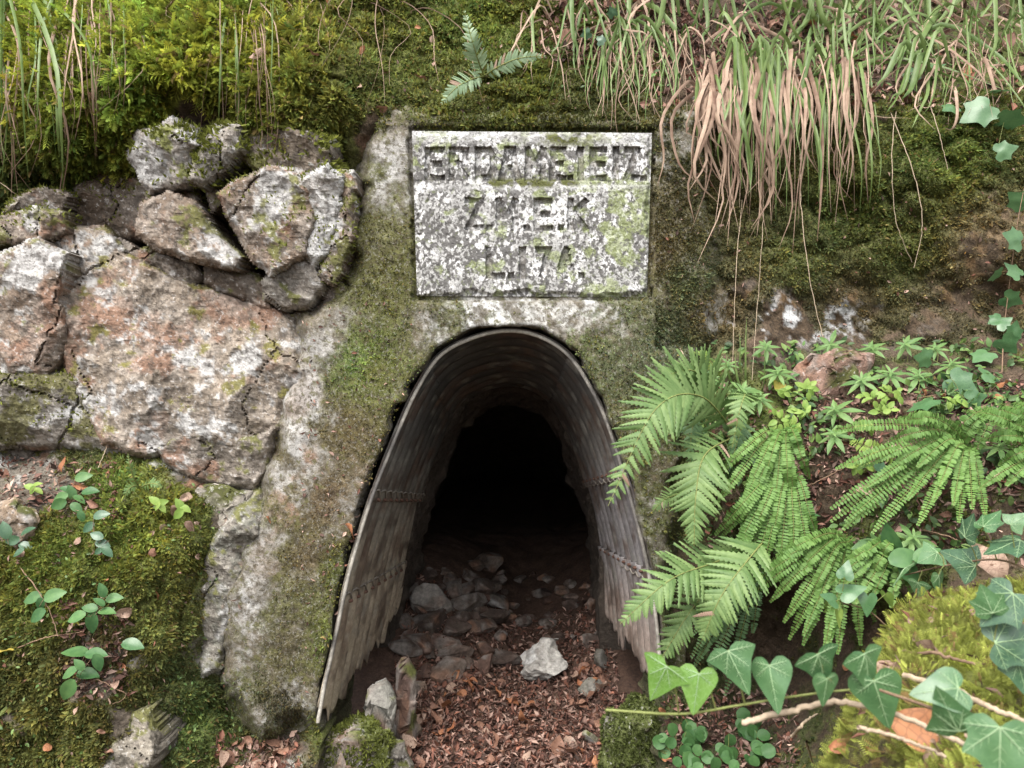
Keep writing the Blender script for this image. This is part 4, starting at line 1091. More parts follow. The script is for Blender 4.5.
# ------------------------------------------------------------------ moss: short shoots all over the damp surfaces (uncountable)
SHOOT_V = np.array([[-.12, 0, 0], [.12, 0, 0], [-.15, .5, .06], [.15, .5, .06], [0, 1, .22]])
SHOOT_F = [np.array([[0, 1, 3], [0, 3, 2], [2, 3, 4]])]
def _feather():
    V = [[-.02, 0, 0], [.02, 0, 0], [0, 1, .1]]; F = [[0, 1, 2]]
    for k, t in enumerate((.12, .24, .36, .48, .6, .72, .84)):
        L = .36 * (1 - .65 * t)
        for s in (-1, 1):
            b = len(V)
            V += [[0, t, .02], [s * L, t + .18, -.02], [s * L * .45, t + .13, .08]]
            V += []
            F.append([b, b + 1, b + 2] if s > 0 else [b, b + 2, b + 1])
    return np.array(V), [np.array(F)]
FEA_V, FEA_F = _feather()

def moss_object(name, label, cond, n, feather=0.0, seed=0, size=1.0, droop=.35):
    rng = np.random.default_rng(seed)
    x0, x1, y0, y1 = cond['box']
    u = rng.uniform(x0, x1, n); v = rng.uniform(y0, y1, n)
    ok = ~inpoly(u, v, HOLE) & (~inpoly(u, v, PLQ)) 
    if 'f' in cond: ok &= cond['f'](u, v)
    u, v = u[ok], v[ok]
    p = _lookup(PF, u, v); nrm = unit(_lookup(NF, u, v))
    mf = moss_field(u, v)
    onp = _lookup(FRONT_P.astype(float), u, v) > .5
    den = np.clip(mf[:, 0] * 1.2 - (.55 * sstep(-.05, .35, fbm(p, 11, 3, 188)) if feather > .5 else 0) + np.where(onp, .75 * fbm(p, 15, 5, 65), .5 * fbm(p, 18, 4, 55)) - .1, 0, 1)
    ok = rng.uniform(size=len(u)) < sstep(.25, .62, den)
    u, v, p, nrm, mf = u[ok], v[ok], p[ok], nrm[ok], mf[ok]
    m = len(u)
    clump = fbm(p, 28, 3, 181)
    L = mf[:, 4] * rng.uniform(.6, 1.4, m) * (1 + .5 * clump) * size
    d = nrm + rng.normal(size=(m, 3)) * .55 + np.array([0, 0, -droop])
    zz = rng.normal(size=(m, 3)) + nrm * .6
    tone = np.exp(rng.normal(size=m) * .3 + .6 * clump + .4 * fbm(p, 6, 3, 182))
    hue = rng.normal(size=m) * .10 + .15 * fbm(p, 5, 3, 183)
    col = mf[:, 1:4] * tone[:, None] * np.stack([1 + hue, 1 + 0 * hue, 1 - hue], 1)
    dry = rng.uniform(size=m) < .06
    col[dry] = np.array([.17, .13, .05]) * tone[dry, None]
    isf = (rng.uniform(size=m) < feather) & (mf[:, 4] > .016)
    parts, cc = [], []
    for sel, TV, TF, sc in ((~isf, SHOOT_V, SHOOT_F, np.array([1.25, 1.0, 1.0])), (isf, FEA_V, FEA_F, np.array([1.35, 1.5, 1.5]))):
        if sel.sum() == 0: continue
        Vv, Ff = inst_arr(TV, TF, p[sel] - nrm[sel] * .002, d[sel] + (np.array([0, 0, -.5]) if TV is FEA_V else 0), zz[sel] + (nrm[sel] * 1.5 if TV is FEA_V else 0), L[sel][:, None] * sc)
        parts.append((Vv, Ff)); cc.append(np.repeat(col[sel], len(TV), 0))
    V, F = merge(parts)
    obj(name, mesh_np(name, V, F, M_MOSS, np.concatenate(cc), smooth=False), label=label, cat='moss', kind='stuff')

moss_object('moss', 'bright yellow green feathery moss hanging over the upper left rocks', {'box': (-170, 345, -110, 240)}, 98000, .9, 1, 1.6)
moss_object('moss', 'olive moss along the slope above the plaque', {'box': (345, 700, -110, 132)}, 56000, .4, 2, 1.15)
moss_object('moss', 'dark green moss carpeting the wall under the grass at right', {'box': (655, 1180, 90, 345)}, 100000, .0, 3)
moss_object('moss', 'thin brown green moss growing on the concrete facing', {'box': (215, 720, 132, 715), 'f': lambda u, v: (inpoly(u, v, PORTAL))}, 62000, .0, 4, .9)
moss_object('moss', 'thick green moss cushion on the mound at lower left', {'box': (-170, 258, 372, 790), 'f': lambda u, v: ~inpoly(u, v, PORTAL)}, 115000, .1, 5, 1.1)
moss_object('moss', 'patchy moss under the ferns on the right slope', {'box': (600, 1180, 345, 790), 'f': lambda u, v: ~inpoly(u, v, PORTAL)}, 46000, .1, 6)
moss_object('moss', 'low green moss at the foot of the arch', {'box': (255, 400, 690, 790)}, 9000, .0, 7)

def moss_on(o, label, n, colr, L0, seed, minz=-.25):
    rng = np.random.default_rng(seed); me = o.data
    V = np.zeros(len(me.vertices) * 3, np.float32); me.vertices.foreach_get('co', V); V = V.reshape(-1, 3) + np.array(o.location)
    me.calc_loop_triangles(); T = np.zeros(len(me.loop_triangles) * 3, np.int32); me.loop_triangles.foreach_get('vertices', T); T = T.reshape(-1, 3)
    a, b, c = V[T[:, 0]], V[T[:, 1]], V[T[:, 2]]
    fn = np.cross(b - a, c - a); ar = np.linalg.norm(fn, axis=1); fn = unit(fn)
    w = ar * (fn[:, 1] < .35) * (fn[:, 2] > minz)
    k = rng.choice(len(T), n, p=w / w.sum())
    r1, r2 = rng.uniform(size=(2, n, 1)); sw = (r1 + r2) > 1; r1 = np.where(sw, 1 - r1, r1); r2 = np.where(sw, 1 - r2, r2)
    P = a[k] + r1 * (b[k] - a[k]) + r2 * (c[k] - a[k])
    ok = rng.uniform(size=n) < sstep(-.5, .05, fbm(P, 14, 4, 77)); P = P[ok]; nr = fn[k][ok]; m = len(P)
    tone = np.exp(rng.normal(size=m) * .28 + .45 * fbm(P, 28, 3, 181))
    V2, F2 = inst_arr(SHOOT_V, SHOOT_F, P - nr * .002, nr + rng.normal(size=(m, 3)) * .5, rng.normal(size=(m, 3)), (L0 * rng.uniform(.6, 1.4, m))[:, None] * np.array([1.25, 1, 1]))
    obj('moss', mesh_np('moss', V2, F2, M_MOSS, np.repeat(np.array(colr) * tone[:, None], len(SHOOT_V), 0), smooth=False), label=label, cat='moss', kind='stuff')
for q_, (r_, x_, y_) in enumerate(WALL_ROCKS):
    if y_ < 232 or (x_ < 130 and 390 < y_ < 450):
        moss_on(r_, 'loose green moss growing on the ' + r_['label'].split(' rock')[0].split(' stone')[0].split(' slab')[0] + ' rock', (2600 if y_ < 185 else 1100) if y_ < 300 else 3000, (.15, .165, .035), .02 if y_ < 185 else .014, 40 + q_, -.1 if y_ > 300 else .12)
moss_on(FOOT[0], 'dark green moss on the rock at the right foot of the arch', 9000, (.085, .105, .03), .012, 31)
moss_on(FOOT[1], 'green moss on the rock at the left foot of the arch', 9000, (.115, .13, .03), .012, 32)

def near_moss():
    rng = np.random.default_rng(8)
    n = 52000
    x = rng.uniform(.15, 1.7, n); y = rng.uniform(-2.35, -1.0, n)
    z = near_h(x, y); P = np.stack([x, y, z], 1)
    den = fbm(P, 9, 4, 174) + .25 * fbm(P, 25, 3, 175)
    ok = rng.uniform(size=n) < sstep(-.9, -.25, den)
    P = P[ok]; m = len(P)
    e = .004
    gx = (near_h(P[:, 0] + e, P[:, 1]) - near_h(P[:, 0] - e, P[:, 1])) / (2 * e); gy = (near_h(P[:, 0], P[:, 1] + e) - near_h(P[:, 0], P[:, 1] - e)) / (2 * e)
    nr = unit(np.stack([-gx, -gy, np.ones(m)], 1))
    d = nr + rng.normal(size=(m, 3)) * .6
    cl = fbm(P, 30, 3, 176)
    tone = np.exp(rng.normal(size=m) * .25 + .5 * cl)
    col = np.array([.30, .33, .075]) * tone[:, None]
    dry = rng.uniform(size=m) < .12; col[dry] = np.array([.25, .17, .07])
    L = .012 * rng.uniform(.6, 1.5, m)
    V, F = inst_arr(FEA_V, FEA_F, P, d, rng.normal(size=(m, 3)) + nr, L[:, None] * np.array([1.9, 1.2, 1.2]))
    obj('moss', mesh_np('moss', V, F, M_MOSS, np.repeat(col, len(FEA_V), 0), smooth=False), label='soft yellow green moss on the near bank at lower right', cat='moss', kind='stuff')
near_moss()

# ------------------------------------------------------------------ leaf shapes (unit length along +y, facing +z)
def leaf_tpl(prof, n=7, fold=.12, curl=.15, wave=.0, cup=0.0):
    V, F = [], []
    ts = np.linspace(0, 1, n + 1)
    for i, t in enumerate(ts):
        w = prof(t)
        zc = -curl * t * t + wave * math.sin(t * 7)
        for s in (-1, -.5, 0, .5, 1):
            V.append([s * w, t, zc + fold * abs(s) * w * 2 + cup * (s * s) * w + wave * .6 * math.sin(t * 11 + s * 3)])
    for i in range(n):
        for j in range(4):
            a = i * 5 + j
            F.append([a, a + 1, a + 6, a + 5])
    return np.array(V), [np.array(F)]
def prof_oval(w):
    return lambda t: w * (math.sin(math.pi * min(1, t * .94 + .05)) ** .75) * (1.12 - .35 * t) + .004
def prof_lance(w):
    return lambda t: w * (math.sin(math.pi * min(1, t * .97 + .03)) ** .8) * (.75 + .5 * t * (1 - t) * 2) + .004

def outline_leaf(pts, curl=.15, cup=.25, rings=6):
    """lobed leaf from a half outline (x>=0) going from stalk to tip; origin at the stalk"""
    half = np.array(pts, float)
    full = np.concatenate([half, half[-2:0:-1] * np.array([-1, 1])])
    # resample
    d = np.concatenate([[0], np.cumsum(np.linalg.norm(np.diff(np.concatenate([full, full[:1]]), axis=0), axis=1))])
    m = 64
    f2 = np.concatenate([full, full[:1]])
    o = np.stack([np.interp(np.linspace(0, d[-1], m, endpoint=False), d, f2[:, k]) for k in range(2)], 1)
    c = np.array([0, .30])
    V = [[c[0], c[1], 0]]
    for r in np.linspace(1.0 / rings, 1, rings):
        for q in o:
            x, y = c + (q - c) * r
            V.append([x, y, 0])
    V = np.array(V)
    ang = np.arctan2(V[:, 0], V[:, 1] - .05)
    rr = np.hypot(V[:, 0], V[:, 1] - .15)
    V[:, 2] = -curl * V[:, 1] ** 2 * .6 - cup * np.abs(V[:, 0]) ** 1.6 * .5 + .018 * rr * np.cos(ang * 5) + .02 * np.sin(V[:, 0] * 9 + 1) * np.sin(V[:, 1] * 7)
    F3 = [[0, 1 + i, 1 + (i + 1) % m] for i in range(m)]
    F4 = []
    for k in range(rings - 1):
        for i in range(m):
            a = 1 + k * m + i; b = 1 + k * m + (i + 1) % m
            F4.append([a, a + m, b + m, b])
    return V, [np.array(F3), np.array(F4)]
IVY5 = [(0, .10), (.08, .02), (.20, -.06), (.32, -.03), (.44, .06), (.47, .14), (.42, .24), (.42, .34), (.47, .46), (.50, .57), (.40, .58), (.27, .63), (.17, .78), (.07, .94), (0, 1.02)]
IVYH = [(0, .10), (.05, .02), (.16, -.08), (.30, -.08), (.42, .02), (.46, .16), (.42, .30), (.32, .48), (.20, .70), (.08, .93), (0, 1.02)]
IVYT = [(0, .10), (.08, .03), (.22, -.02), (.40, .04), (.56, .16), (.46, .27), (.34, .40), (.24, .60), (.12, .84), (0, 1.02)]
T_IVY5 = outline_leaf(IVY5); T_IVYH = outline_leaf(IVYH, .25, .3); T_IVYT = outline_leaf(IVYT, .2, .35)
T_OVAL = leaf_tpl(prof_oval(.33), 7, .10, .25)
T_LANCE = leaf_tpl(prof_lance(.13), 5, .1, .3)
T_DEAD = [leaf_tpl(prof_oval(.30), 8, .22, .25, .05), leaf_tpl(prof_oval(.34), 8, -.15, -.3, .06), leaf_tpl(prof_oval(.27), 8, .35, .1, .08), leaf_tpl(prof_oval(.36), 8, .08, .5, .04)]
T_ROUND = leaf_tpl(lambda t: .48 * math.sqrt(max(0.0, 1 - (2 * t - 1) ** 2)) + .003, 8, .12, .15)

_mesh_cache = {}
def tpl_mesh(name, tpl, mat):
    k = (name, id(tpl), mat.name)
    if k not in _mesh_cache:
        _mesh_cache[k] = mesh_np(name, tpl[0], tpl[1], mat)
    return _mesh_cache[k]
VEINS = {}
def vein_mesh(tpl, kind):
    if kind not in VEINS:
        V0 = tpl[0]
        def zat(x, y):
            i = np.argmin((V0[:, 0] - x) ** 2 + (V0[:, 1] - y) ** 2); return V0[i, 2]
        ends = {'5': [(0, .97), (.48, .58), (-.48, .58), (.5, .15), (-.5, .15)], 'h': [(0, .97), (.36, .3), (-.36, .3), (.36, .02), (-.36, .02)], 't': [(0, .97), (.5, .16), (-.5, .16), (.25, .5), (-.25, .5)]}[kind]
        parts = []
        for ex, ey in ends:
            pts = [np.array([ex * t, .10 + (ey - .10) * t, zat(ex * t, .10 + (ey - .10) * t) + .006]) for t in np.linspace(0, 1, 7)]
            parts.append(tube_np(pts, np.linspace(.012, .004, 7), 4))
            for t in (.3, .5, .7):
                for sg in (-1, 1):
                    bx, by = ex * t, .10 + (ey - .10) * t
                    L_ = .16 * (1 - t * .5); a_ = math.atan2(ey - .10, ex) + sg * .75
                    sub = [np.array([bx + L_ * q * math.cos(a_), by + L_ * q * math.sin(a_), zat(bx + L_ * q * math.cos(a_), by + L_ * q * math.sin(a_)) + .004]) for q in (0, .5, 1)]
                    parts.append(tube_np(sub, np.array([.004, .0035, .0015]), 4))
        V, F = merge(parts)
        VEINS[kind] = mesh_np('veins', V, F, M_VEIN)
    return VEINS[kind]

def put_leaf(name, tpl, mat, p, ydir, zdir, size, parent=None, base=None, width=1.0, **kw):
    o = obj(name, tpl_mesh(name, tpl, mat), parent, **kw)
    q = np.asarray(p) - (np.asarray(base) if base is not None else 0)
    o.matrix_basis = frame_mat(q, ydir, zdir, (size * width, size, size))
    return o
CAMP = np.array([0, -CAM_D, CAM_Z])
rnd = np.random.default_rng(77)
def toward(p):
    return unit(CAMP - np.asarray(p))
def imgdir(ang, p):
    """direction in the plane facing the viewer; 0 = right, 90 = up"""
    a = math.radians(ang)
    return np.array([math.cos(a), 0, math.sin(a)])

# ------------------------------------------------------------------ ferns
PIN_N = 9
def pinna_tpl(teeth=True):
    # one toothed leaflet; unit length along +y, narrow, slightly folded and drooping
    V, F = [], []
    for i in range(PIN_N + 1):
        t = i / PIN_N
        w = .17 * (1 - t) ** .55 * (1 + .25 * math.exp(-((t - .05) / .1) ** 2)) + .006
        for s in (-1, 0, 1):
            V.append([s * w, t, -.16 * t * t - .05 * abs(s)])
        if i < PIN_N and teeth:
            t2 = (i + .55) / PIN_N
            w2 = w * .52
            for s in (-1, 0, 1):
                V.append([s * w2, t2 - .02, -.16 * t2 * t2 - .03 * abs(s)])
    n = len(V) // 3
    for i in range(n - 1):
        for j in (0, 1):
            a = i * 3 + j
            F.append([a, a + 1, a + 4, a + 3])
    return np.array(V), [np.array(F)]
T_PIN = pinna_tpl()
def lobe_tpl():
    V = np.array([[0, 0, 0], [-.34, .3, .04], [-.3, .75, .02], [0, 1, -.1], [.3, .75, .02], [.34, .3, .04], [0, .5, 0]])
    F = np.array([[0, 6, 1], [1, 6, 2], [2, 6, 3], [3, 6, 4], [4, 6, 5], [5, 6, 0]])
    return V, [F]
T_LOBE = lobe_tpl()

def frond_frame(path, n, up):
    P = catmull(path, n); T = unit(np.gradient(P, axis=0))
    up = np.asarray(up, float)
    Nn = unit(up - T * (T @ up)[:, None])
    return P, T, Nn, np.cross(T, Nn)

def big_frond(root, base, path, halfw, npin, mat, up, bare=.12, single=True, name='frond', lean=.42, pw=1.0):
    P, T, Nn, B = frond_frame(path, 40, up)
    V, F = tube_np(P, np.linspace(.0028, .0008, 40), 5)
    fr = obj(name, mesh_np(name, V - base, F, M_RACHIS), root)
    me = tpl_mesh('pinna', T_PIN, mat)
    Lr = np.linalg.norm(np.diff(P, axis=0), axis=1).sum()
    parts = []
    for k in range(npin):
        q = 1 - (1 - k / npin) ** 1.3
        t = bare + (1 - bare) * q
        w = halfw * (min(1, .55 + 1.6 * q) if q < .28 else 1) * (1 - max(0, q - .25) / .75) ** .7 + halfw * .04
        i = min(39, int(t * 39))
        for s in (-1, 1):
            j = rnd.uniform(-.16, .16)
            yd = s * B[i] * (1 - lean * .4) + T[i] * (lean + .35 * q + j) + Nn[i] * (.10 + rnd.uniform(-.08, .08))
            zd = Nn[i] + rnd.normal(size=3) * .22
            if rnd.uniform() < .02: continue
            L = w * rnd.uniform(.82, 1.1)
            pr = (1 - bare) * Lr * 1.3 * (1 - k / npin) ** .3 / npin / (L + 1e-6) / .34 * 1.28
            sx = L * min(max(pr, .75), 2.2) * pw
            if single:
                o = obj('pinna', tpl_mesh('pinna', T_PIN, M_STRAW) if rnd.uniform() < .025 else me, fr)
                o.matrix_basis = frame_mat(P[i] - base, yd, zd, (sx, L, L))
            else:
                Vv, Ff = inst_arr(T_PIN[0], T_PIN[1], (P[i] - base)[None], yd[None], zd[None], np.array([[sx, L, L]]))
                parts.append((Vv, Ff))
    if parts:
        V, F = merge(parts)
        obj('leaflets', mesh_np('leaflets', V, F, mat), fr)
    return fr

def spleen_frond(root, base, path, halfw, mat, up):
    P, T, Nn, B = frond_frame(path, 48, up)
    V, F = tube_np(P[::2], np.linspace(.0014, .0006, 24), 4)
    fr = obj('frond', mesh_np('frond', V - base, F, M_RACHIS), root)
    Lr = np.linalg.norm(np.diff(P, axis=0), axis=1).sum()
    n = int(Lr / .0082) + 4
    O, Yd, Zd, Sc = [], [], [], []
    for k in range(n):
        t = .08 + .92 * k / n
        i = min(47, int(t * 47))
        w = halfw * min(1, .45 + 2.2 * t) * min(1, (1 - t) * 3.5 + .25)
        for s in (-1, 1):
            O.append(P[i] - base); Yd.append(s * B[i] + T[i] * .15 + Nn[i] * rnd.uniform(-.1, .35)); Zd.append(Nn[i] + rnd.normal(size=3) * .2); Sc.append([.0105, w * rnd.uniform(.8, 1.1), w])
    V, F = inst_arr(T_LOBE[0], T_LOBE[1], np.array(O), np.array(Yd), np.array(Zd), np.array(Sc))
    obj('leaflets', mesh_np('leaflets', V, F, mat), fr)

def fern(label, crown, fronds, kind, mat, group=None):
    """crown and frond points: (px, py, metres in front of the portal plane)"""
    base = at(crown[0], crown[1], -crown[2])
    root = thing('fern', base, label, 'fern', group)
    for f in fronds:
        pts, hw = f[0], f[1]
        path = [at(a, b, -c) for a, b, c in pts]
        hwm = hw * (CAM_D - pts[-1][2]) / FPX
        tw = unit(CAMP - path[len(path) // 2])
        up = tw * 1.0 + np.array([0, 0, .22]) + (np.array(f[3]) if len(f) > 3 else 0)
        if kind == 'big':
            L = sum(np.linalg.norm(path[i + 1] - path[i]) for i in range(len(path) - 1))
            big_frond(root, base, path, hwm, int(f[2] * 1.25) if len(f) > 2 else max(10, int(L / .0145)), mat, up)
        else:
            spleen_frond(root, base, path, hwm, mat, up)
    return root

fern('light green broad fern arching over the right side of the arch', (735, 432, .30),
     [([(735, 432, .30), (700, 396, .45), (655, 410, .55), (608, 506, .60)], 56, 30),
      ([(735, 436, .30), (705, 455, .46), (696, 495, .52), (694, 546, .54)], 44, 24),
      ([(732, 430, .30), (708, 385, .40), (690, 370, .45), (660, 378, .50)], 38, 18),
      ([(735, 425, .28), (745, 395, .36), (740, 410, .42), (732, 448, .42)], 22, 16)], 'big', M_FERN)
fern('pale fern with three pointed fronds hanging across the arch foot', (770, 540, .32),
     [([(755, 545, .32), (716, 562, .50), (670, 580, .60), (620, 624, .62)], 44, 26),
      ([(790, 512, .34), (752, 555, .54), (722, 595, .60), (702, 640, .60)], 44, 26),
      ([(758, 548, .32), (722, 575, .46), (690, 612, .54), (658, 664, .56)], 38, 26)], 'big', M_FERN)
fern('small pale fern frond poking out beside the arch rim', (690, 490, .2), [([(690, 490, .2), (678, 494, .24), (664, 500, .27), (652, 512, .27)], 14, 12)], 'big', M_FERN)
fern('dark short fern behind the broad pale fern', (715, 430, .22), [([(712, 436, .22), (700, 420, .32), (692, 430, .36), (690, 468, .36)], 20, 16), ([(730, 440, .22), (742, 420, .30), (738, 440, .34), (728, 470, .34)], 18, 16), ([(700, 400, .2), (690, 385, .26), (700, 372, .28), (722, 380, .28)], 12, 12)], 'big', M_FERND)
fern('small bluish green fern with three fronds above the plaque', (484, 76, -.08),
     [([(484, 76, .0), (478, 60, .06), (472, 40, .10), (464, 10, .10)], 15, 14), ([(484, 76, .0), (500, 66, .06), (520, 58, .10), (546, 56, .10)], 14, 14), ([(484, 76, .0), (470, 80, .08), (456, 88, .12), (441, 104, .13)], 15, 14)], 'big', M_FERNP)
fern('tiny bright fern on the mossy mound below the ledge rock', (140, 488, .2), [([(140, 488, .18), (134, 478, .22), (130, 466, .24), (128, 453, .24)], 7, 9), ([(140, 488, .18), (148, 484, .22), (156, 484, .24), (162, 488, .24)], 7, 9), ([(140, 488, .18), (134, 486, .22), (128, 490, .25), (124, 500, .25)], 7, 9)], 'big', M_FERN)
fern('curled young lime fern tip above the broad fern', (720, 385, .12), [([(722, 388, .1), (716, 372, .14), (706, 356, .16), (692, 352, .16)], 8, 12)], 'big', M_LIME)
fern('small fern frond at the left edge of the right slope herbs', (735, 400, .16), [([(735, 404, .16), (738, 392, .2), (750, 390, .22), (764, 402, .22)], 8, 12)], 'big', M_FERN)

def fan(crown, tips, out, hw=5.6, rise=14):
    fr = []
    for (tx, ty, to) in [t for t in tips] + [(t[0] + rnd.normal() * 13, t[1] + rnd.normal() * 11 - 8, t[2] - .04) for t in tips[::2] if len(tips) > 3]:
        tx += rnd.normal() * 4; ty += rnd.normal() * 4
        mx, my = (crown[0] * .5 + tx * .5), (crown[1] * .5 + ty * .5) - rise
        fr.append(([(crown[0] + rnd.uniform(-8, 8), crown[1] + rnd.uniform(-6, 6), crown[2]), (crown[0] * .72 + tx * .28, crown[1] * .72 + ty * .28 - rise * .9, crown[2] + out * .6), (mx * .7 + tx * .3, my + (ty - my) * .35, crown[2] + out), (tx, ty, to)], hw))
    return fr
fern('hanging narrow fronded fern left of the bare soil patch', (785, 432, .30), fan((785, 432, .30), [(718, 505, .44), (728, 520, .46), (738, 532, .46), (748, 518, .47), (756, 546, .48), (765, 530, .48), (776, 512, .48), (742, 492, .44), (760, 500, .46), (798, 500, .42), (808, 480, .40)], .16), 'spleen', M_SPLEEN)
fern('dense narrow fronded fern hanging over the dark hollow', (850, 540, .42), fan((850, 540, .42), [(770, 600, .56), (782, 622, .58), (792, 640, .6), (806, 636, .62), (818, 648, .62), (830, 640, .62), (842, 652, .62), (764, 575, .52), (776, 560, .52), (800, 600, .58), (860, 640, .6), (752, 600, .5), (790, 585, .56), (820, 615, .6)], .18, 6.2), 'spleen', M_SPLEEN)
fern('narrow dark fern fronds hanging in the hollow below', (765, 560, .20), fan((765, 560, .20), [(688, 668, .24), (700, 690, .26), (712, 684, .26), (724, 700, .26), (738, 660, .28), (750, 640, .3), (694, 640, .24)], .10, 6), 'spleen', M_FERND)
fern('arching narrow fronded fern at centre right with long bare stalks', (968, 452, .52), fan((968, 452, .52), [(832, 470, .6), (828, 508, .66), (846, 520, .68), (872, 528, .7), (858, 486, .66), (888, 470, .64), (905, 500, .7), (920, 520, .74), (936, 505, .74), (952, 525, .76), (968, 516, .76), (985, 520, .76), (885, 440, .56), (896, 420, .5), (838, 540, .66)], .13, 6.4, 20), 'spleen', M_SPLEEN)
fern('narrow fronded fern at the right edge above the ivy', (1060, 470, .62), fan((1060, 470, .62), [(985, 440, .62), (990, 420, .6), (1000, 462, .66), (1005, 490, .72), (1012, 410, .58), (1024, 500, .76), (985, 405, .56), (978, 485, .7)], .10, 6.4, 22), 'spleen', M_SPLEEN)
fern('tangled narrow fronded fern filling the slope below the broad fern', (790, 470, .34), fan((790, 470, .34), [(722, 560, .46), (736, 575, .48), (750, 590, .5), (764, 572, .5), (778, 590, .52), (790, 570, .52), (806, 556, .5), (818, 540, .48), (742, 548, .46), (770, 548, .48)], .16, 6.2), 'spleen', M_SPLEEN)
fern('narrow fronded fern spilling over beside the near bank rim', (905, 545, .55), fan((905, 545, .55), [(842, 590, .68), (856, 604, .7), (870, 596, .7), (884, 606, .72), (850, 570, .66), (832, 566, .64), (898, 598, .72)], .14, 6.2), 'spleen', M_SPLEEN)
fern('small narrow fronded fern under the slope ivy at right', (1000, 420, .48), fan((1000, 420, .48), [(945, 440, .52), (955, 455, .54), (970, 462, .56), (1012, 455, .56), (1028, 446, .56)], .10, 6, 16), 'spleen', M_SPLEEN)
fern('single lime fern frond lying beside the bare soil patch', (905, 470, .5), fan((905, 466, .5), [(842, 446, .44)], .05, 8, 4), 'spleen', M_LIME)

# ------------------------------------------------------------------ grasses
def blade(root, base, path, w, mat, twist=0.0, name='blade', n=14):
    P = catmull(path, n); T = unit(np.gradient(P, axis=0))
    tw = unit(CAMP - P[n // 2]); a = rnd.uniform(-.9, .9) + twist
    V = []
    for i in range(n):
        t = i / (n - 1)
        side = unit(np.cross(T[i], tw)); nn = np.cross(side, T[i])
        b = math.cos(a) * side + math.sin(a) * nn; f = np.cross(b, T[i])
        ww = w * min(1, .5 + 3 * t) * (1 - t ** 2.2) + .0003
        V += [P[i] - b * ww, P[i] + f * ww * .35, P[i] + b * ww]
    F = [[i * 3 + j, i * 3 + j + 1, i * 3 + j + 4, i * 3 + j + 3] for i in range(n - 1) for j in (0, 1)]
    return obj(name, mesh_np(name, np.array(V) - base, np.array(F), mat), root)

def tuft(label, crown, n_green, n_dry, spread, drop, seed, wg=.0042, wd=.003, off=.06, rise=20, side=0.0, cat='grass', bunch=None):
    global rnd
    rr = np.random.default_rng(seed)
    cx, cy = crown
    base = SY(cx, cy, 0.0)
    root = thing('grass_tuft', base, label, cat, 'grass tufts hanging from the slope')
    Y0 = base[1]
    for k in range(n_green + n_dry):
        dry = k >= n_green
        dl_ = 0
        sx = rr.normal() * spread * (.7 if dry else 1.0) + side
        dl = drop * rr.uniform(.45, 1.05) * (1.0 if dry else .85)
        b0 = (cx + rr.normal() * spread * .75, cy + rr.normal() * 9)
        if bunch and dry:
            bc = bunch[rr.integers(len(bunch))]
            b0 = (cx + bc + rr.normal() * 6, cy + rr.normal() * 9); sx = bc * .1 + rr.normal() * 11
        o1 = off * rr.uniform(.5, 1.5)
        rs = rise * rr.uniform(.2, 1.3) * (.35 if dry else 1)
        def fr_(x, y, o):     # hangs free in front of whatever part of the slope is below it
            ys = float(_lookup(YF, np.float64(x), np.float64(y)))
            return at(x, y, min(Y0, ys) - o)
        kx, ky = rr.normal(size=4) * spread * (.22 if dry else .06), rr.normal(size=4) * (6 if dry else 2)
        pts = [at(b0[0], b0[1], Y0), fr_(b0[0] + sx * .35, b0[1] - rs, o1 * .5), fr_(b0[0] + sx * .8 + kx[0], b0[1] + dl * .25 + ky[0], o1 * .7 + .01), fr_(b0[0] + sx + kx[1], b0[1] + dl * .65 + ky[1], o1 * .5 + .02), fr_(b0[0] + sx * (1.02) + kx[2] * 1.4, b0[1] + dl, o1 * .4 + .015)]
        blade(root, base, pts, (wd if dry else wg) * (rr.uniform(.35, 1.0) ** 1.5 * 1.7), M_STRAW if dry else M_GRASS, name='dry_blade' if dry else 'blade')
    return root
tuft('large drooping grass tuft with a curtain of dry tan blades', (765, 78), 30, 62, 34, 168, 1, bunch=[-50, -42, -30, -8, 4, 26], off=.10, rise=30, wg=.0068, wd=.006)
tuft('green and straw grass tuft hanging right beside the large dry tuft', (838, 76), 16, 22, 20, 150, 2, bunch=[-18, 2, 14], off=.10, rise=30, wg=.005, wd=.0038)
tuft('green grass tuft hanging over the right half of the plaque top', (612, 36), 26, 22, 26, 88, 3, off=.05, rise=16, wg=.0045, wd=.0022)
tuft('thin grass tuft between the plaque tuft and the large dry tuft', (662, 40), 14, 18, 22, 90, 4, off=.05, rise=14, wg=.0035, wd=.002)
tuft('sprawling green grass tuft at the upper right', (900, 40), 26, 8, 60, 60, 5, off=.12, rise=34, wg=.005)
tuft('grass tuft with brown blades near the top right corner', (975, 50), 16, 14, 38, 70, 6, off=.10, rise=36, wg=.0045)
tuft('long straw and green grass strands at the top left corner', (12, 20), 14, 30, 42, 200, 7, off=.10, rise=20, wg=.0055, wd=.0034)
tuft('thin straw grass strands hanging over the bright moss', (92, -8), 8, 26, 20, 170, 8, off=.09, rise=6, wg=.004, wd=.003)
tuft('wispy straw strands hanging down to the white faced rock', (252, 10), 6, 16, 16, 220, 9, off=.09, rise=4, wg=.0026, wd=.0014)
tuft('a few long straw stems trailing over the bright moss centre', (170, -8), 4, 14, 60, 120, 21, off=.05, rise=8, wg=.0026, wd=.0015)
tuft('sparse straw stems hanging by the small concrete corner stone', (345, -8), 2, 12, 46, 110, 22, off=.05, rise=6, wg=.002, wd=.0013)
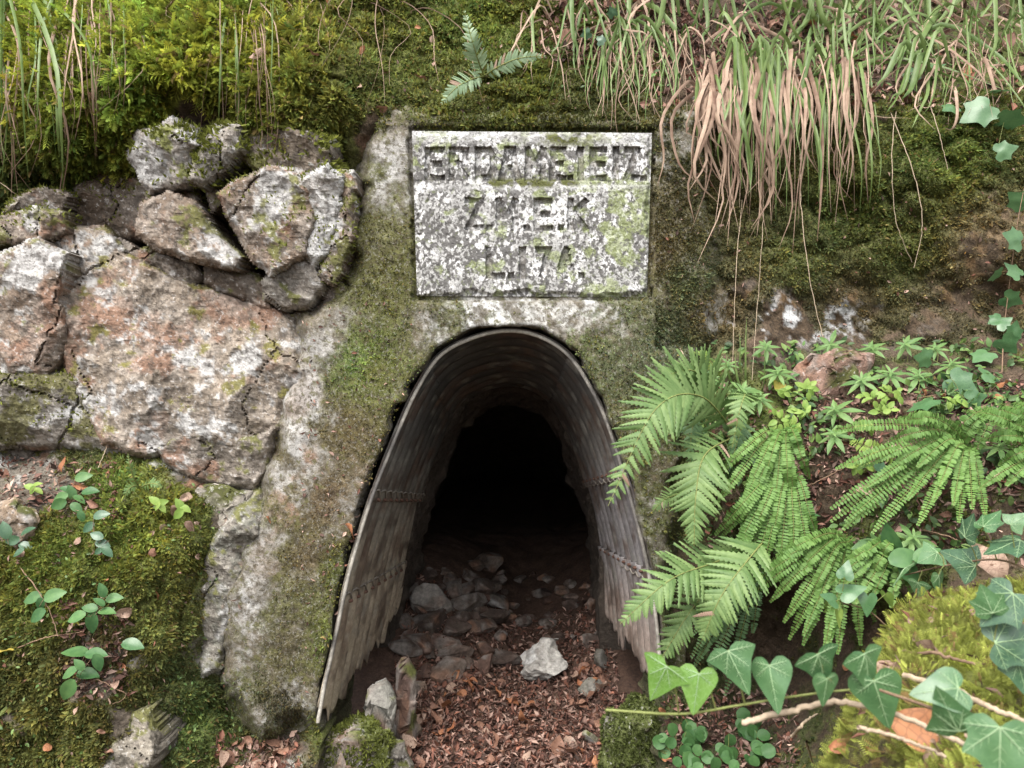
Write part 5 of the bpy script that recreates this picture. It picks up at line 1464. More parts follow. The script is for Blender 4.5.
for q_, (x_, y_, g_, d_, sp_, dr_, lab_) in enumerate([(700, 30, 14, 8, 40, 50, 'low sprawling grass tuft left of the large dry tuft'), (790, 22, 16, 10, 50, 40, 'green grass tuft at the top edge above the large dry tuft'), (865, 18, 16, 8, 50, 45, 'upright green grass tuft at the top edge right of centre'), (640, 8, 12, 8, 36, 50, 'thin grass tuft at the top edge above the plaque'), (1000, 22, 18, 10, 50, 60, 'grass tuft filling the top right corner'), (950, 12, 14, 6, 50, 40, 'green grass tuft at the top edge near the corner'), (720, 90, 5, 18, 22, 110, 'wispy mixed grass hanging just right of the plaque corner'), (935, 85, 10, 6, 44, 40, 'short arching grass tuft on the right ledge'), (560, 30, 8, 8, 24, 60, 'thin grass strands left of the plaque tuft')]):
    tuft(lab_, (x_, y_), int(g_ * .7), d_, sp_, dr_, 60 + q_, off=.10, rise=42 if dr_ < 80 else 14, wg=.0066, wd=.004)
tuft('short green grass blades rising by the reddish rock', (752, 388), 5, 0, 10, -75, 10, off=.03, rise=0, wg=.0035)
# the long blades that reach out across the upper right
gr_base = SY(850, 70, 0)
root = thing('grass_tuft', gr_base, 'fan of long bright green blades crossing the upper right', 'grass', 'grass tufts hanging from the slope')
for pts in ([(800, 90), (850, 60), (905, 55), (985, 62)], [(800, 85), (850, 52), (900, 20), (935, 2)], [(810, 80), (840, 40), (862, 12), (880, -10)], [(830, 78), (880, 58), (940, 66), (1010, 92)], [(820, 82), (870, 45), (930, 30), (990, 18)],
            [(840, 70), (900, 62), (960, 80), (1000, 98)], [(845, 65), (870, 30), (905, 8), (925, -8)], [(835, 75), (815, 30), (812, 5), (815, -15)], [(840, 80), (900, 48), (960, 42), (1020, 40)], [(930, 60), (915, 30), (912, 10), (914, -12)], [(940, 62), (925, 35), (918, 10), (905, -10)], [(925, 62), (928, 90), (920, 110), (912, 128)]):
    P = [SY(a, max(b, -9), .02 + .05 * min(1, k * .6)) for k, (a, b) in enumerate(pts)]
    blade(root, gr_base, P, .0058, M_GRASS)

# ------------------------------------------------------------------ hanging roots and bare stems
def strand(name, label, pts, r, mat=None, cat='root', off=.05, group=None, lift_end=None):
    P = [SY(a, b, off if 0 < i else .0) for i, (a, b) in enumerate(pts)]
    P = catmull(P, 8 * len(pts))
    P = P + np.random.default_rng(int(pts[0][0] * 7 + pts[0][1])).normal(size=P.shape) * .0008
    V, F = tube_np(P, np.linspace(r, r * .6, len(P)), 5)
    o = P[0]
    return obj(name, mesh_np(name, V - o, F, mat or M_ROOT), loc=o, label=label, cat=cat, group=group)
strand('hanging_root', 'long pale root crossing the moss to the dark rock ledge', [(30, 40), (50, 110), (80, 150), (84, 160)], .0018)
strand('hanging_root', 'pale looped root hanging in front of the dark ledge rock', [(94, 182), (105, 198), (122, 205), (138, 196), (142, 190)], .0016)
strand('hanging_root', 'thin root hanging straight in front of the speckled rock', [(112, 60), (128, 120), (138, 180), (146, 235), (149, 246)], .0017)
strand('hanging_root', 'long thin root dangling over the pointed brown rock', [(256, 60), (262, 130), (258, 200), (266, 270), (262, 305), (258, 322)], .0018)
strand('hanging_root', 'second thin root beside the one over the brown rock', [(250, 70), (252, 140), (254, 200), (266, 262)], .0014)
strand('hanging_root', 'crooked thin root at the left edge over the mossy stone', [(-6, 178), (10, 190), (26, 206), (14, 228)], .0017)
strand('hanging_root', 'long straight root line down the right wall to the red rock', [(800, 150), (802, 220), (812, 290), (826, 350)], .0018)
strand('hanging_root', 'thin brown root hanging right of the plaque corner', [(742, 200), (736, 270), (733, 350), (732, 372)], .0013)
strand('hanging_root', 'thin pale root hanging down the dark moss wall', [(764, 180), (762, 240), (757, 310), (752, 380)], .0013)
strand('hanging_root', 'forked pale root on the dark moss at right', [(880, 90), (902, 140), (918, 190), (922, 230), (914, 268)], .0017)
strand('hanging_root', 'kinked thin root beside the forked root', [(898, 96), (892, 150), (896, 220), (912, 262)], .0014)
strand('hanging_root', 'short straight root below the ivy leaf at right', [(926, 94), (938, 130), (948, 170)], .0014)
strand('hanging_root', 'thin upright stem between the arch and the ferns', [(680, 348), (690, 370), (698, 392)], .0016)
strand('hanging_root', 'pale forked twig on the white patched rock', [(38, 296), (44, 305), (60, 325), (86, 362)], .0014)
strand('hanging_root', 'short pink stem rising from the mound moss', [(108, 428), (106, 448), (98, 468)], .0017)
strand('fallen_twig', 'long thin twig lying across the mound by the yellow leaf', [(18, 648), (44, 638), (82, 632)], .0022, M_STEM, 'twig', .02)
strand('fallen_twig', 'slender twig running down between the oval leaved herbs', [(10, 556), (34, 585), (50, 612), (58, 636)], .0018, M_STEM, 'twig', .03)
strand('fallen_twig', 'curled brown tendril below the lowest oval leaved herb', [(80, 690), (96, 680), (118, 690), (126, 694), (122, 700), (112, 704)], .0014, M_STEM, 'twig', .03)
strand('fallen_twig', 'reddish twig lying across the bare soil under the ferns', [(790, 484), (806, 486), (840, 470), (858, 460)], .0016, M_STEM, 'twig', .04)
strand('fallen_twig', 'brown twig between the ferns and the ivy at right', [(920, 530), (940, 534), (958, 540)], .0022, M_STEM, 'twig', .1)

# ------------------------------------------------------------------ herbs and ivy
def stem(root, base, P, r, mat=None, name='stem'):
    V, F = tube_np(P, np.linspace(r, r * .6, len(P)), 5)
    return obj(name, mesh_np(name, V - base, F, mat or M_STEM), root)

def herb(name, label, leaves, tpl, mat, cat, off=.03, group=None, width=1.0, stem_mat=None, size=1.0):
    """leaves: (px, py, size px, direction deg)"""
    c = np.mean([(l[0], l[1]) for l in leaves], 0)
    base = S(c[0], c[1] + 6)
    root = thing(name, base, label, cat, group)
    for (x, y, s, a) in leaves:
        p = SY(x, y, off + rnd.uniform(0, .03))
        k = (CAM_D + p[1]) / FPX
        d = imgdir(a, p)
        q = p - d * s * k * .5
        n = toward(p) * .8 + np.array([0, 0, .55]) + rnd.normal(size=3) * .22
        put_leaf('leaf', tpl, mat, q, d + np.array([0, -.12, -.05]), n, s * k * size, root, base, width)
        mid = (base + q) / 2 + np.array([0, -.015, -.005])
        stem(root, base, catmull([base, mid, q], 8), .0011, stem_mat or M_STEM)
    return root

herb('herb', 'oval leaved herb with stacked leaves at the top of the mound', [(83, 476, 17, 20), (60, 497, 17, 195), (72, 492, 15, 100), (90, 490, 17, 15), (80, 498, 14, -20), (58, 504, 18, 200), (77, 507, 14, -30), (82, 516, 12, -60), (66, 488, 12, 150)], T_OVAL, M_OVAL, 'herb')
herb('herb', 'bluish small leaved herb sprig below the stacked oval leaves', [(101, 514, 16, 20), (88, 527, 15, 210), (97, 535, 14, 150), (103, 543, 15, -10), (108, 551, 14, -30), (98, 551, 10, 210)], T_OVAL, M_IVY, 'herb')
herb('herb', 'four leaved green herb at the left on the mound moss', [(32, 597, 20, 190), (54, 594, 22, 25), (41, 604, 13, -80), (37, 615, 20, 210)], T_OVAL, M_OVAL, 'herb')
herb('herb', 'dark round leaved herb beside the pinkish dead leaf', [(103, 590, 15, 100), (114, 597, 17, 15), (90, 607, 16, 160), (107, 610, 18, 10), (76, 616, 20, 190), (92, 623, 22, -100), (100, 601, 13, 130)], T_OVAL, M_OVAL, 'herb')
herb('herb', 'lowest bright oval leaved herb on the mound', [(76, 650, 26, 160), (96, 652, 22, 10), (99, 662, 18, -60), (69, 672, 18, 200), (88, 672, 22, 5), (68, 690, 24, -115), (80, 664, 14, 120)], T_OVAL, M_OVAL, 'herb')
herb('herb', 'single bright leaf on a thin stalk right of the lowest herb', [(133, 643, 22, 0)], T_OVAL, M_IVYN, 'herb')
herb('herb', 'grey green leaves beside the smooth tan stone', [(27, 530, 16, 40), (12, 540, 16, 190), (26, 545, 14, -10), (6, 530, 18, 100), (18, 552, 13, 200)], T_OVAL, M_IVY, 'herb')
herb('seedling', 'pale seedling in the litter above the tan stone', [(30, 486, 12, 150), (36, 484, 12, 30), (32, 490, 10, 230), (39, 490, 10, -20)], T_OVAL, M_LIME, 'seedling')
herb('seedling', 'pale seedling right of the tiny fern on the mound', [(155, 500, 13, 130), (162, 502, 12, 20), (157, 506, 10, 230), (163, 508, 10, -40)], T_OVAL, M_LIME, 'seedling')
herb('seedling', 'lime leaf tuft beside the pale flat stone', [(180, 504, 14, 110), (186, 508, 12, -20), (178, 514, 14, 220)], T_OVAL, M_LIME, 'seedling')

# woodruff: leaves in whorls on thin stalks
WOODS = [(766, 348, 22, 'woodruff whorl at the left by the grass blades'), (831, 346, 26, 'woodruff whorl directly above the red rock'), (872, 350, 26, 'woodruff whorl right of the red rock top'), (906, 346, 22, 'woodruff whorl farther right under the mossy wall'), (936, 350, 22, 'woodruff whorl nearest the ivy at right'),
         (778, 374, 26, 'woodruff whorl left of the red rock'), (742, 392, 30, 'woodruff whorl above the pale fern crown'), (712, 384, 24, 'woodruff whorl at the left end of the herb row'), (760, 400, 26, 'woodruff whorl leaning over the fern crown'), (836, 412, 32, 'woodruff whorl in front of the red rock'), (834, 436, 28, 'drooping woodruff whorl above the bare soil'),
         (862, 382, 26, 'woodruff whorl touching the right side of the red rock'), (890, 376, 28, 'woodruff whorl amid the lime seedlings'), (918, 378, 28, 'woodruff whorl left of the big slope ivy leaf'), (952, 366, 24, 'woodruff whorl behind the slope ivy'), (788, 508, 26, 'dark woodruff whorl in the shade below the soil patch'), (800, 514, 28, 'second dark woodruff whorl in the shade'),
         (880, 546, 34, 'blurred woodruff whorl above the near moss bank'), (912, 540, 34, 'woodruff whorl beside the near ivy'), (1000, 448, 28, 'woodruff whorl at the right edge between fern fronds'), (728, 366, 20, 'small woodruff whorl at the wall foot')]
for (x, y, s, lab) in WOODS:
    off = .06 + rnd.uniform(0, .03)
    if y > 530: off = .12
    c = SY(x, y, off); base = S(x + rnd.uniform(-4, 4), y + 16)
    root = thing('woodruff', base, lab, 'herb', 'woodruff on the right slope')
    k = (CAM_D + c[1]) / FPX
    ax = unit(toward(c) * .65 + np.array([0, 0, .7]) + rnd.normal(size=3) * .18)
    stem(root, base, catmull([base, (base + c) / 2 + np.array([0, -.01, .01]), c], 8), .0012, M_RACHIS)
    a0 = rnd.uniform(0, 6.28)
    e1 = unit(np.cross(ax, [1, .2, .1])); e2 = np.cross(ax, e1)
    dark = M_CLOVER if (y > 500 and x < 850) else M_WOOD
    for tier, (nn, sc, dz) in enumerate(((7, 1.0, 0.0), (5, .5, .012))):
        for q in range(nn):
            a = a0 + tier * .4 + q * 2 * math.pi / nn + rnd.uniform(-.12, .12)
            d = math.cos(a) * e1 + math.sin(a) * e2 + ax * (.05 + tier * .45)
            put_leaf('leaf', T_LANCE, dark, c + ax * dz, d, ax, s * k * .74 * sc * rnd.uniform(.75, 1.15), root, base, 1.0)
# lime herb with cut leaves
for i, (x, y, lab) in enumerate([(872, 398, 'lime green cut leaved seedling patch centre of the right slope'), (892, 392, 'lime seedling right of the seedling patch'), (884, 412, 'low lime seedling under the seedling patch'), (868, 425, 'lime seedling beside the soil patch edge'), (806, 388, 'yellowish seedling at the foot of the red rock'), (806, 412, 'lime seedling left of the drooping whorl'), (780, 392, 'yellowish seedling left of the red rock'), (782, 420, 'lime moss like seedling above the hanging fern'), (795, 428, 'bright seedling beside the hanging fern crown'), (858, 466, 'pale seedling on the bare soil'), (952, 400, 'seedling under the slope ivy'), (832, 610, 'yellow spotted seedling below the dense hanging fern'), (862, 588, 'lime leaves on the edge of the near moss bank')]):
    L = []
    for q in range(13):
        a = rnd.uniform(0, 360); r = rnd.uniform(2, 15)
        L.append((x + r * math.cos(math.radians(a)), y - r * .7 * math.sin(math.radians(a)), rnd.uniform(6, 10) * (1.3 if y > 500 else 1), a))
    herb('seedling', lab, L, T_OVAL, M_LIME, 'seedling', off=.05 if y < 500 else .10, group='lime seedlings on the right slope', stem_mat=M_RACHIS)
# clover like plants at the bottom
for i, (x, y, lab) in enumerate([(672, 742, 'dark round leaved clover patch at the right foot of the arch'), (700, 735, 'clover patch next to the arch foot patch'), (725, 752, 'clover patch in the middle of the bottom edge group'), (758, 748, 'clover patch nearest the near bank'), (690, 762, 'lowest clover patch at the bottom edge'), (745, 728, 'small clover under the heart shaped ivy leaves')]):
    L = []
    for q in range(12):
        a = rnd.uniform(0, 360); r = rnd.uniform(0, 22)
        L.append((x + r * math.cos(math.radians(a)), y - r * .7 * math.sin(math.radians(a)), rnd.uniform(10, 15), rnd.uniform(0, 360)))
    herb('clover', lab, L, T_ROUND, M_CLOVER, 'clover', off=.05, group='clover at the bottom edge', stem_mat=M_RACHIS)

def ivy(label, leaves, stem_pts, mat, off=.04, depthf=None, tpl=None, veins=False, r=.0018, name='ivy', kind='5', smat=None, group=None):
    """leaves: (px, py, size px, tip direction deg); stem_pts: photo positions"""
    f = depthf or (lambda x, y: SY(x, y, off))
    P = catmull([f(*q) for q in stem_pts], 8 * len(stem_pts))
    base = P[0]
    root = thing(name, base, label, 'ivy', group)
    stem(root, base, P, r, smat)
    for lf in leaves:
        x, y, s, a = lf[:4]
        if veins and (s > 58 or x > 975): s = s * .8
        m = lf[4] if len(lf) > 4 else mat
        kd = lf[5] if len(lf) > 5 else kind
        tp = {'5': T_IVY5, 'h': T_IVYH, 't': T_IVYT}[kd]
        p = f(x, y) + toward(f(x, y)) * .02
        k = (CAM_D + p[1]) / FPX
        a = a + rnd.uniform(-16, 16); s = s * rnd.uniform(.78, 1.05)
        d = imgdir(a, p) + np.array([0, rnd.uniform(-.45, .2), 0])
        L = s * k
        q = p - unit(d) * L * .45
        n = toward(p) * .9 + np.array([0, 0, .45]) + rnd.normal(size=3) * .42
        o = put_leaf('leaf', tp, m, q, d, n, L, root, base)
        if veins:
            obj('veins', vein_mesh(tp, kd), o)
        j = np.argmin(np.linalg.norm(P - q, axis=1))
        stem(root, base, catmull([P[j], (P[j] + q) / 2 + np.array([0, -.004, .004]), q + unit(d) * L * .08], 6), .0009 if not veins else .0011, M_RACHIS, 'leaf_stalk')
    return root
ivy('ivy climbing the right edge of the mossy wall', [(1014, 238, 26, 160), (996, 276, 22, 200), (1012, 300, 24, -20), (1003, 322, 22, 20), (996, 320, 20, 200), (1014, 270, 24, 120), (1008, 345, 24, -30), (982, 356, 24, 200), (1018, 200, 22, 150), (1014, 330, 20, 100)], [(1002, 372), (1004, 330), (1010, 280), (1018, 220), (1028, 170)], M_IVYN)
ivy('ivy sprig on the slope below the wall at right', [(924, 358, 24, 170), (962, 384, 34, -30), (922, 404, 30, 200), (990, 376, 22, -10), (948, 376, 20, 150), (976, 398, 22, 30)], [(1002, 372), (980, 380), (950, 392), (918, 398)], M_IVYN)
ivy('bluish ivy leaves on the ledge above the right wall', [(912, 74, 22, 190), (936, 66, 20, 20), (978, 112, 34, 200), (1000, 90, 26, 20), (1012, 122, 30, -20), (1006, 150, 26, 20), (950, 108, 22, 190)], [(1030, 130), (1000, 112), (965, 98), (935, 76), (915, 70)], M_IVYN)
ivy('small ivy leaf on the bare soil among narrow fronds', [(884, 472, 20, 10)], [(900, 480), (885, 474)], M_IVY)
ivy('dark small ivy leaves in the grass above the plaque', [(586, 34, 14, 200), (602, 40, 12, 0), (612, 12, 14, 120)], [(620, 20), (600, 32), (586, 36)], M_IVY, off=.07)

# ivy in front, close to the viewer
def dist(d):
    return lambda x, y: at(x, y, d - CAM_D)
def lerp_d(x0, d0, x1, d1):
    return lambda x, y: at(x, y, d0 + (d1 - d0) * (x - x0) / (x1 - x0) - CAM_D)
ivy('trailing ivy shoot with heart shaped leaves in the foreground', [(660, 680, 58, 258, M_IVYY, 't'), (697, 690, 52, 262, M_IVYY, 'h'), (736, 668, 50, 285, M_IVYN, 't'), (772, 684, 58, 268, M_IVYN, 'h'), (822, 668, 46, 285, M_IVYN, 't'), (826, 690, 40, 275, M_IVYN, 'h'), (868, 670, 46, 268, M_IVYN, 't'), (880, 700, 56, 280, M_IVYN, 'h')],
    [(606, 710), (680, 714), (735, 706), (790, 697), (850, 690), (905, 690), (960, 710)], M_IVYN, depthf=lerp_d(600, .86, 960, .74), veins=True, r=.0016, smat=M_RACHIS)
ivy('large ivy leaves at the bottom right corner', [(950, 715, 78, 120, M_IVYN, 't'), (1000, 752, 105, 250, M_IVYN, '5'), (940, 690, 60, 200, M_IVYN, 'h')], [(1040, 770), (1000, 748), (940, 712), (880, 690)], M_IVYN, depthf=lerp_d(880, .72, 1040, .60), veins=True, r=.0024)
ivy('large bluish ivy leaves at the right edge above the near moss', [(1000, 606, 62, 215, M_IVY, '5'), (1016, 640, 84, 10, M_IVY, '5'), (988, 602, 40, 120, M_IVYN, '5'), (1022, 676, 50, 280, M_IVY, 't')], [(1050, 640), (1020, 622), (990, 606)], M_IVY, depthf=dist(.88), veins=True, r=.002)
ivy('ivy spray with pointed leaves above the near bank', [(1006, 545, 62, 185, M_IVY, '5'), (962, 560, 46, 150, M_IVY, 't'), (968, 528, 36, 100, M_IVY, '5'), (990, 520, 34, 60, M_IVYN, '5'), (930, 556, 34, 200, M_IVYN, 't'), (940, 585, 34, 270, M_IVYN, 'h'), (900, 574, 30, 200, M_IVYN, 'h'), (918, 590, 28, 280, M_IVYN, 't'), (1018, 520, 34, 30, M_IVYN, 't')], [(1050, 580), (1000, 560), (950, 565), (905, 575)], M_IVY, depthf=lerp_d(900, 1.40, 1050, 1.15), veins=True, r=.002)
ivy('light green herb leaves at the rim of the near bank', [(830, 598, 22, 160, M_IVYN, 'h'), (852, 590, 26, 20, M_IVYN, 'h'), (868, 604, 22, 270, M_IVYN, 'h'), (838, 618, 20, 250, M_LIME, 'h'), (888, 600, 22, 300, M_LIME, 'h'), (846, 570, 22, 60, M_IVYN, 'h')], [(900, 640), (870, 612), (840, 602)], M_IVYN, depthf=dist(1.38), r=.0015)
herb('herb', 'broad leaved herb behind the near bank rim', [(868, 545, 30, 170), (890, 540, 32, 120), (905, 556, 34, 20), (888, 566, 34, 270), (865, 560, 28, 210), (910, 572, 30, -40), (925, 552, 28, 40)], T_OVAL, M_OVAL, 'herb', off=.14)

def cover(label, boxes, n, mats_cols, size, seed):
    rr = np.random.default_rng(seed); U, Vv = [], []
    for (a, b, c, d) in boxes:
        U.append(rr.uniform(a, b, n // len(boxes))); Vv.append(rr.uniform(c, d, n // len(boxes)))
    U, Vv = np.concatenate(U), np.concatenate(Vv)
    p0 = _lookup(PF, U, Vv)
    ok = (fbm(p0, 7, 3, seed) > -.15) & ~inpoly(U, Vv, HOLE) & ~inpoly(U, Vv, PORTAL)
    U, Vv, p0 = U[ok], Vv[ok], p0[ok]
    nn = unit(_lookup(NF, U, Vv)); m = len(U)
    P = p0 + nn * rr.uniform(.005, .035, m)[:, None]
    TV, TF = leaf_tpl(prof_oval(.3), 3, .12, .25)
    V, F = inst_arr(TV, TF, P, rr.normal(size=(m, 3)) + np.array([0, -.4, .1]), nn + np.array([0, -.3, .5]) + rr.normal(size=(m, 3)) * .4, rr.uniform(*size, m))
    cc = np.array(mats_cols)[rr.integers(len(mats_cols), size=m)] * np.exp(rr.normal(size=m) * .22)[:, None]
    obj('ground_cover', mesh_np('ground_cover', V, F, M_COVER, np.repeat(cc, len(TV), 0)), label=label, cat='ground cover', kind='stuff')
M_COVER = leaf_mat('small_cover_leaves', (0, 0, 0), (0, 0, 0), 0.5, 0.3, 0.35, use_col=True)
cover('low tangle of tiny green leaves between the herbs on the right slope', [(690, 1030, 345, 420), (700, 1030, 380, 480), (700, 1030, 400, 560)], 2600, [(.08, .15, .04), (.12, .2, .05), (.06, .12, .04), (.16, .24, .07), (.05, .09, .03)], (.012, .032), 91)
cover('tiny green leaves along the top ledge under the grass', [(560, 1030, 0, 100)], 420, [(.08, .14, .04), (.11, .18, .06)], (.012, .026), 92)
cover('tiny leaves in the moss of the lower left mound', [(0, 240, 470, 768)], 260, [(.09, .16, .05), (.13, .2, .06)], (.008, .016), 93)

# twigs lying on the near bank
def near_twig(label, pts, r, mat):
    P = catmull([near_pt(a, b, l) for a, b, l in pts], 10 * len(pts))
    P = P + np.random.default_rng(int(pts[0][0])).normal(size=P.shape) * .0007
    V, F = tube_np(P, np.linspace(r, r * .7, len(P)), 7)
    obj('twig', mesh_np('twig', V - P[0], F, mat), loc=P[0], label=label, cat='twig')
def free_twig(label, pts, r, mat):
    P = catmull([at(a, b, d - CAM_D) for a, b, d in pts], 12 * len(pts))
    P = P + np.random.default_rng(int(pts[0][0])).normal(size=P.shape) * .0006
    V, F = tube_np(P, np.linspace(r, r * .7, len(P)), 7)
    obj('twig', mesh_np('twig', V - P[0], F, mat), loc=P[0], label=label, cat='twig')
free_twig('pale pinkish twig end pointing left under the heart shaped leaves', [(742, 723, .80), (790, 711, .80), (840, 702, .79), (900, 716, .76), (960, 742, .72), (990, 758, .70)], .0034, M_ROOT)
free_twig('thin twig running beside the pink twig on the near moss', [(858, 727, .76), (900, 738, .75), (945, 756, .73)], .0022, M_ROOT)
near_twig('brown twig across the near moss behind the ivy', [(860, 666, .008), (920, 662, .012), (975, 672, .01)], .0028, M_STEM)
near_twig('long tan stem leading to the bottom right corner', [(905, 692, .02), (950, 715, .03), (1000, 740, .03), (1040, 756, .03)], .0038, M_ROOT)
near_twig('short straw twig at the left end of the near moss', [(792, 740, .006), (806, 726, .008), (818, 716, .006)], .0028, M_ROOT)
near_twig('short straw twig at the bottom edge of the near moss', [(806, 745, .006), (814, 768, .006)], .0026, M_ROOT)

# ------------------------------------------------------------------ fallen leaves
DM = [M_DEAD, M_PALE, M_DEAD, M_PALE, M_ORANGE]
def dead(label, group, spots, size, mats=None, off=.006, near=False, seed=0, floor=False, flat=.5):
    rr = np.random.default_rng(seed)
    for i, sp in enumerate(spots):
        x, y = sp[0], sp[1]
        if near: p = near_pt(x, y, off); n = np.array([0, -.2, 1.0])
        elif floor: p = on_floor(x, y) + np.array([0, 0, off]); n = np.array([0, -.15, 1.0])
        else: p = S(x, y, off); n = SN(x, y)
        n = n + rr.normal(size=3) * flat
        d = rr.normal(size=3)
        m = (mats or DM)[rr.integers(len(mats or DM))]
        L = rr.uniform(*size) if len(sp) < 3 else sp[2]
        put_leaf('dead_leaf', T_DEAD[rr.integers(4)], m, p - unit(d - n * (d @ n) / (n @ n)) * L * .4, d, n, L, label=label if isinstance(label, str) else label[i], cat='leaf', group=group, width=rr.uniform(.75, 1.25))
def rspots(n, x0, x1, y0, y1, seed):
    rr = np.random.default_rng(seed)
    return [(rr.uniform(x0, x1), rr.uniform(y0, y1)) for _ in range(n)]
dead('dry brown leaf in the litter on the ledge above the right wall', 'leaf litter on the right ledge', rspots(50, 690, 900, 28, 108, 1), (.04, .075), seed=1)
dead('dry leaf in the litter at the upper right under the grass', 'leaf litter at the upper right', rspots(22, 880, 1024, 5, 104, 2), (.035, .07), seed=2)
dead('dry pinkish leaf caught above the plaque grass', 'leaves above the plaque', rspots(22, 535, 690, 0, 60, 3), (.035, .075), [M_PALE, M_PALE, M_DEAD], seed=3)
dead('dark curled leaf at the top edge left of the plaque', 'leaves at the top edge', rspots(10, 280, 335, -5, 24, 4), (.03, .055), seed=4)
dead('dry leaf caught in the bright hanging moss', 'leaves in the hanging moss', rspots(14, 10, 330, 5, 150, 50), (.025, .05), [M_PALE, M_DEAD], off=.03, seed=50)
dead('dry leaf on the broken slope left of the plaque', 'leaves left of the plaque', rspots(10, 340, 440, 10, 110, 51), (.02, .045), off=.012, seed=51)
dead('fallen leaf on the lower left moss', 'leaves on the lower left moss', rspots(14, 0, 200, 540, 760, 52), (.02, .045), off=.014, seed=52)
dead('pale leaf scrap in the litter on the mound top', 'leaf scraps on the mound top', rspots(14, 150, 205, 488, 532, 5), (.02, .045), [M_PALE], seed=5)
dead('reddish leaf in the litter at the left edge of the mound', 'litter at the left edge', rspots(12, 0, 100, 462, 530, 6), (.025, .05), seed=6)
dead('brown leaf in the heap at the foot of the concrete wall', 'leaf heap at the wall foot', rspots(26, 218, 300, 742, 772, 7), (.03, .06), [M_DEAD, M_PALE, M_DEAD], seed=7)
dead('brown leaf on the soil between the right slope herbs', 'leaves on the right slope', rspots(16, 880, 1015, 385, 425, 8) + rspots(5, 860, 960, 470, 520, 9) + rspots(4, 740, 800, 385, 420, 10), (.03, .06), seed=8)
dead('brown leaf on the ground behind the foreground ivy', 'leaves under the clover', rspots(10, 650, 790, 700, 768, 11), (.02, .04), seed=11)
dead('dead leaf resting on the near moss bank', 'leaves on the near bank', rspots(16, 830, 1000, 645, 762, 12), (.025, .05), near=True, off=.008, seed=12)
dead(['large pale curled leaf on the near moss bank'], None, [(940, 660, .085)], (0, 0), [M_PALE], near=True, off=.015, seed=13)
dead(['glossy orange brown leaf under the bottom right ivy'], None, [(935, 745, .075)], (0, 0), [M_ORANGE], near=True, off=.012, seed=14)
dead(['crumpled pinkish leaf at the right edge of the near bank'], None, [(990, 580, .07)], (0, 0), [M_PALE], near=True, off=.02, seed=15)
dead(['yellow leaf at the left edge of the mound'], None, [(8, 652, .07)], (0, 0), [M_YELLOW], off=.03, seed=16)
dead(['pinkish pointed dead leaf beside the dark herb'], None, [(124, 612, .05)], (0, 0), [M_PALE], off=.03, seed=17)
dead(['withered brown leaf below the lowest herb'], None, [(112, 690, .045)], (0, 0), [M_PALE], off=.03, seed=18)
dead(['orange leaf stuck beside the steel arch rim'], None, [(345, 530, .07)], (0, 0), [M_ORANGE], off=.02, seed=19)
dead(['small orange leaf on the concrete facing'], None, [(271, 516, .035)], (0, 0), [M_ORANGE], off=.01, seed=20)
dead(['pinkish leaf clinging to the ledge rock'], None, [(243, 450, .05)], (0, 0), [M_PALE], off=.12, seed=21)
dead(['broad dry leaf at the top edge over the bright moss'], None, [(143, 6, .06)], (0, 0), [M_PALE], off=.05, seed=22)
dead(['pale dry leaf hanging in the bright moss'], None, [(266, 60, .05)], (0, 0), [M_PALE], off=.05, seed=23)
dead(['small pinkish leaf hanging left of the moss cushion'], None, [(248, 58, .03)], (0, 0), [M_PALE], off=.05, seed=24)
dead(['yellow brown leaf standing beside the red rock'], None, [(778, 396, .06)], (0, 0), [M_YELLOW], off=.04, seed=25)
dead('reddish brown fallen leaf on the tunnel floor litter', 'leaf litter on the tunnel floor', rspots(105, 398, 604, 668, 772, 30), (.035, .075), [M_DEAD, M_DEAD, M_PALE, M_DEAD, M_ORANGE], floor=True, off=.016, seed=30, flat=.45)

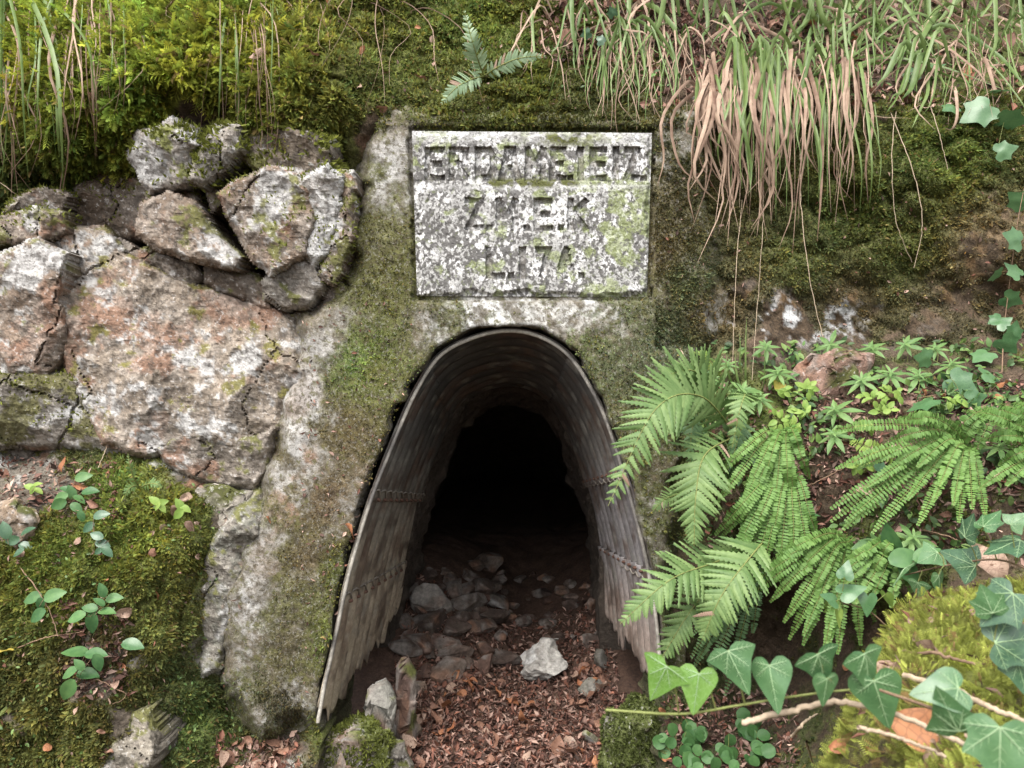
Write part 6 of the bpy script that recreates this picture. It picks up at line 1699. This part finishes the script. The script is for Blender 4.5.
def flakes(name, label, P, Nn, cols, size, seed):
    rr = np.random.default_rng(seed); m = len(P)
    TV, TF = leaf_tpl(prof_oval(.3), 2, .2, .25, .04)
    d = rr.normal(size=(m, 3)); n = Nn + rr.normal(size=(m, 3)) * .5
    V, F = inst_arr(TV, TF, P, d, n, (rr.uniform(*size, m))[:, None] * np.stack([rr.uniform(.3, 1.2, m), np.ones(m), np.ones(m)], 1))
    c = np.array(cols)[rr.integers(len(cols), size=m)] * np.exp(rr.normal(size=m) * .3)[:, None]
    obj(name, mesh_np(name, V, F, M_LITTER, np.repeat(c, len(TV), 0)), label=label, cat='leaf litter', kind='stuff')
LC = [(.12, .055, .04), (.2, .11, .085), (.085, .045, .035), (.3, .2, .16), (.06, .038, .03), (.17, .075, .05), (.24, .15, .12)]
rr = np.random.default_rng(41)
x = rr.uniform(-.48, .42, 15000); y = rr.uniform(-.15, 1.15, 15000) ** 1.0
k = rr.uniform(size=15000) < np.clip(1.3 - y * .95, .05, 1)
x, y = x[k], y[k]
flakes('leaf_litter', 'carpet of small broken brown leaves on the tunnel floor', np.stack([x, y, floor_z(x, y) + .006 + rr.uniform(0, .008, len(x))], 1), np.tile([0, 0, 1.0], (len(x), 1)), LC, (.008, .034), 42)
def surf_flakes(label, boxes, n, size, seed):
    rr = np.random.default_rng(seed); U, Vv = [], []
    for (a, b, c, d) in boxes:
        U.append(rr.uniform(a, b, n // len(boxes))); Vv.append(rr.uniform(c, d, n // len(boxes)))
    U, Vv = np.concatenate(U), np.concatenate(Vv)
    ok = ~inpoly(U, Vv, HOLE); U, Vv = U[ok], Vv[ok]
    nn = unit(_lookup(NF, U, Vv))
    flakes('leaf_litter', label, _lookup(PF, U, Vv) + nn * .006, nn, LC + [(.35, .24, .19)], size, seed)
surf_flakes('broken brown leaves and needles on the upper right ledge', [(640, 1024, -10, 110), (690, 900, 10, 106), (540, 700, -10, 60)], 4200, (.012, .04), 43)
surf_flakes('brown leaf crumbs between the herbs on the right slope', [(700, 1024, 385, 560), (640, 800, 690, 775), (780, 1024, 380, 500)], 4200, (.01, .03), 44)
surf_flakes('brown leaf crumbs in the heap and on the mound', [(215, 300, 738, 775), (0, 120, 460, 520), (60, 130, 600, 700)], 1300, (.01, .03), 45)

surf_flakes('scattered straw bits and leaf crumbs caught in the moss', [(0, 340, 0, 130), (340, 700, 0, 110), (0, 240, 500, 768), (300, 420, 300, 700), (660, 1024, 110, 340)], 1500, (.006, .02), 46)
rr = np.random.default_rng(47)
xx = rr.uniform(.3, 1.4, 700); yy = rr.uniform(-2.2, -1.1, 700)
flakes('leaf_litter', 'leaf crumbs and bark bits on the near bank', np.stack([xx, yy, near_h(xx, yy) + .008], 1), np.tile([0, 0, 1.0], (700, 1)), LC + [(.35, .24, .19)], (.006, .022), 47)
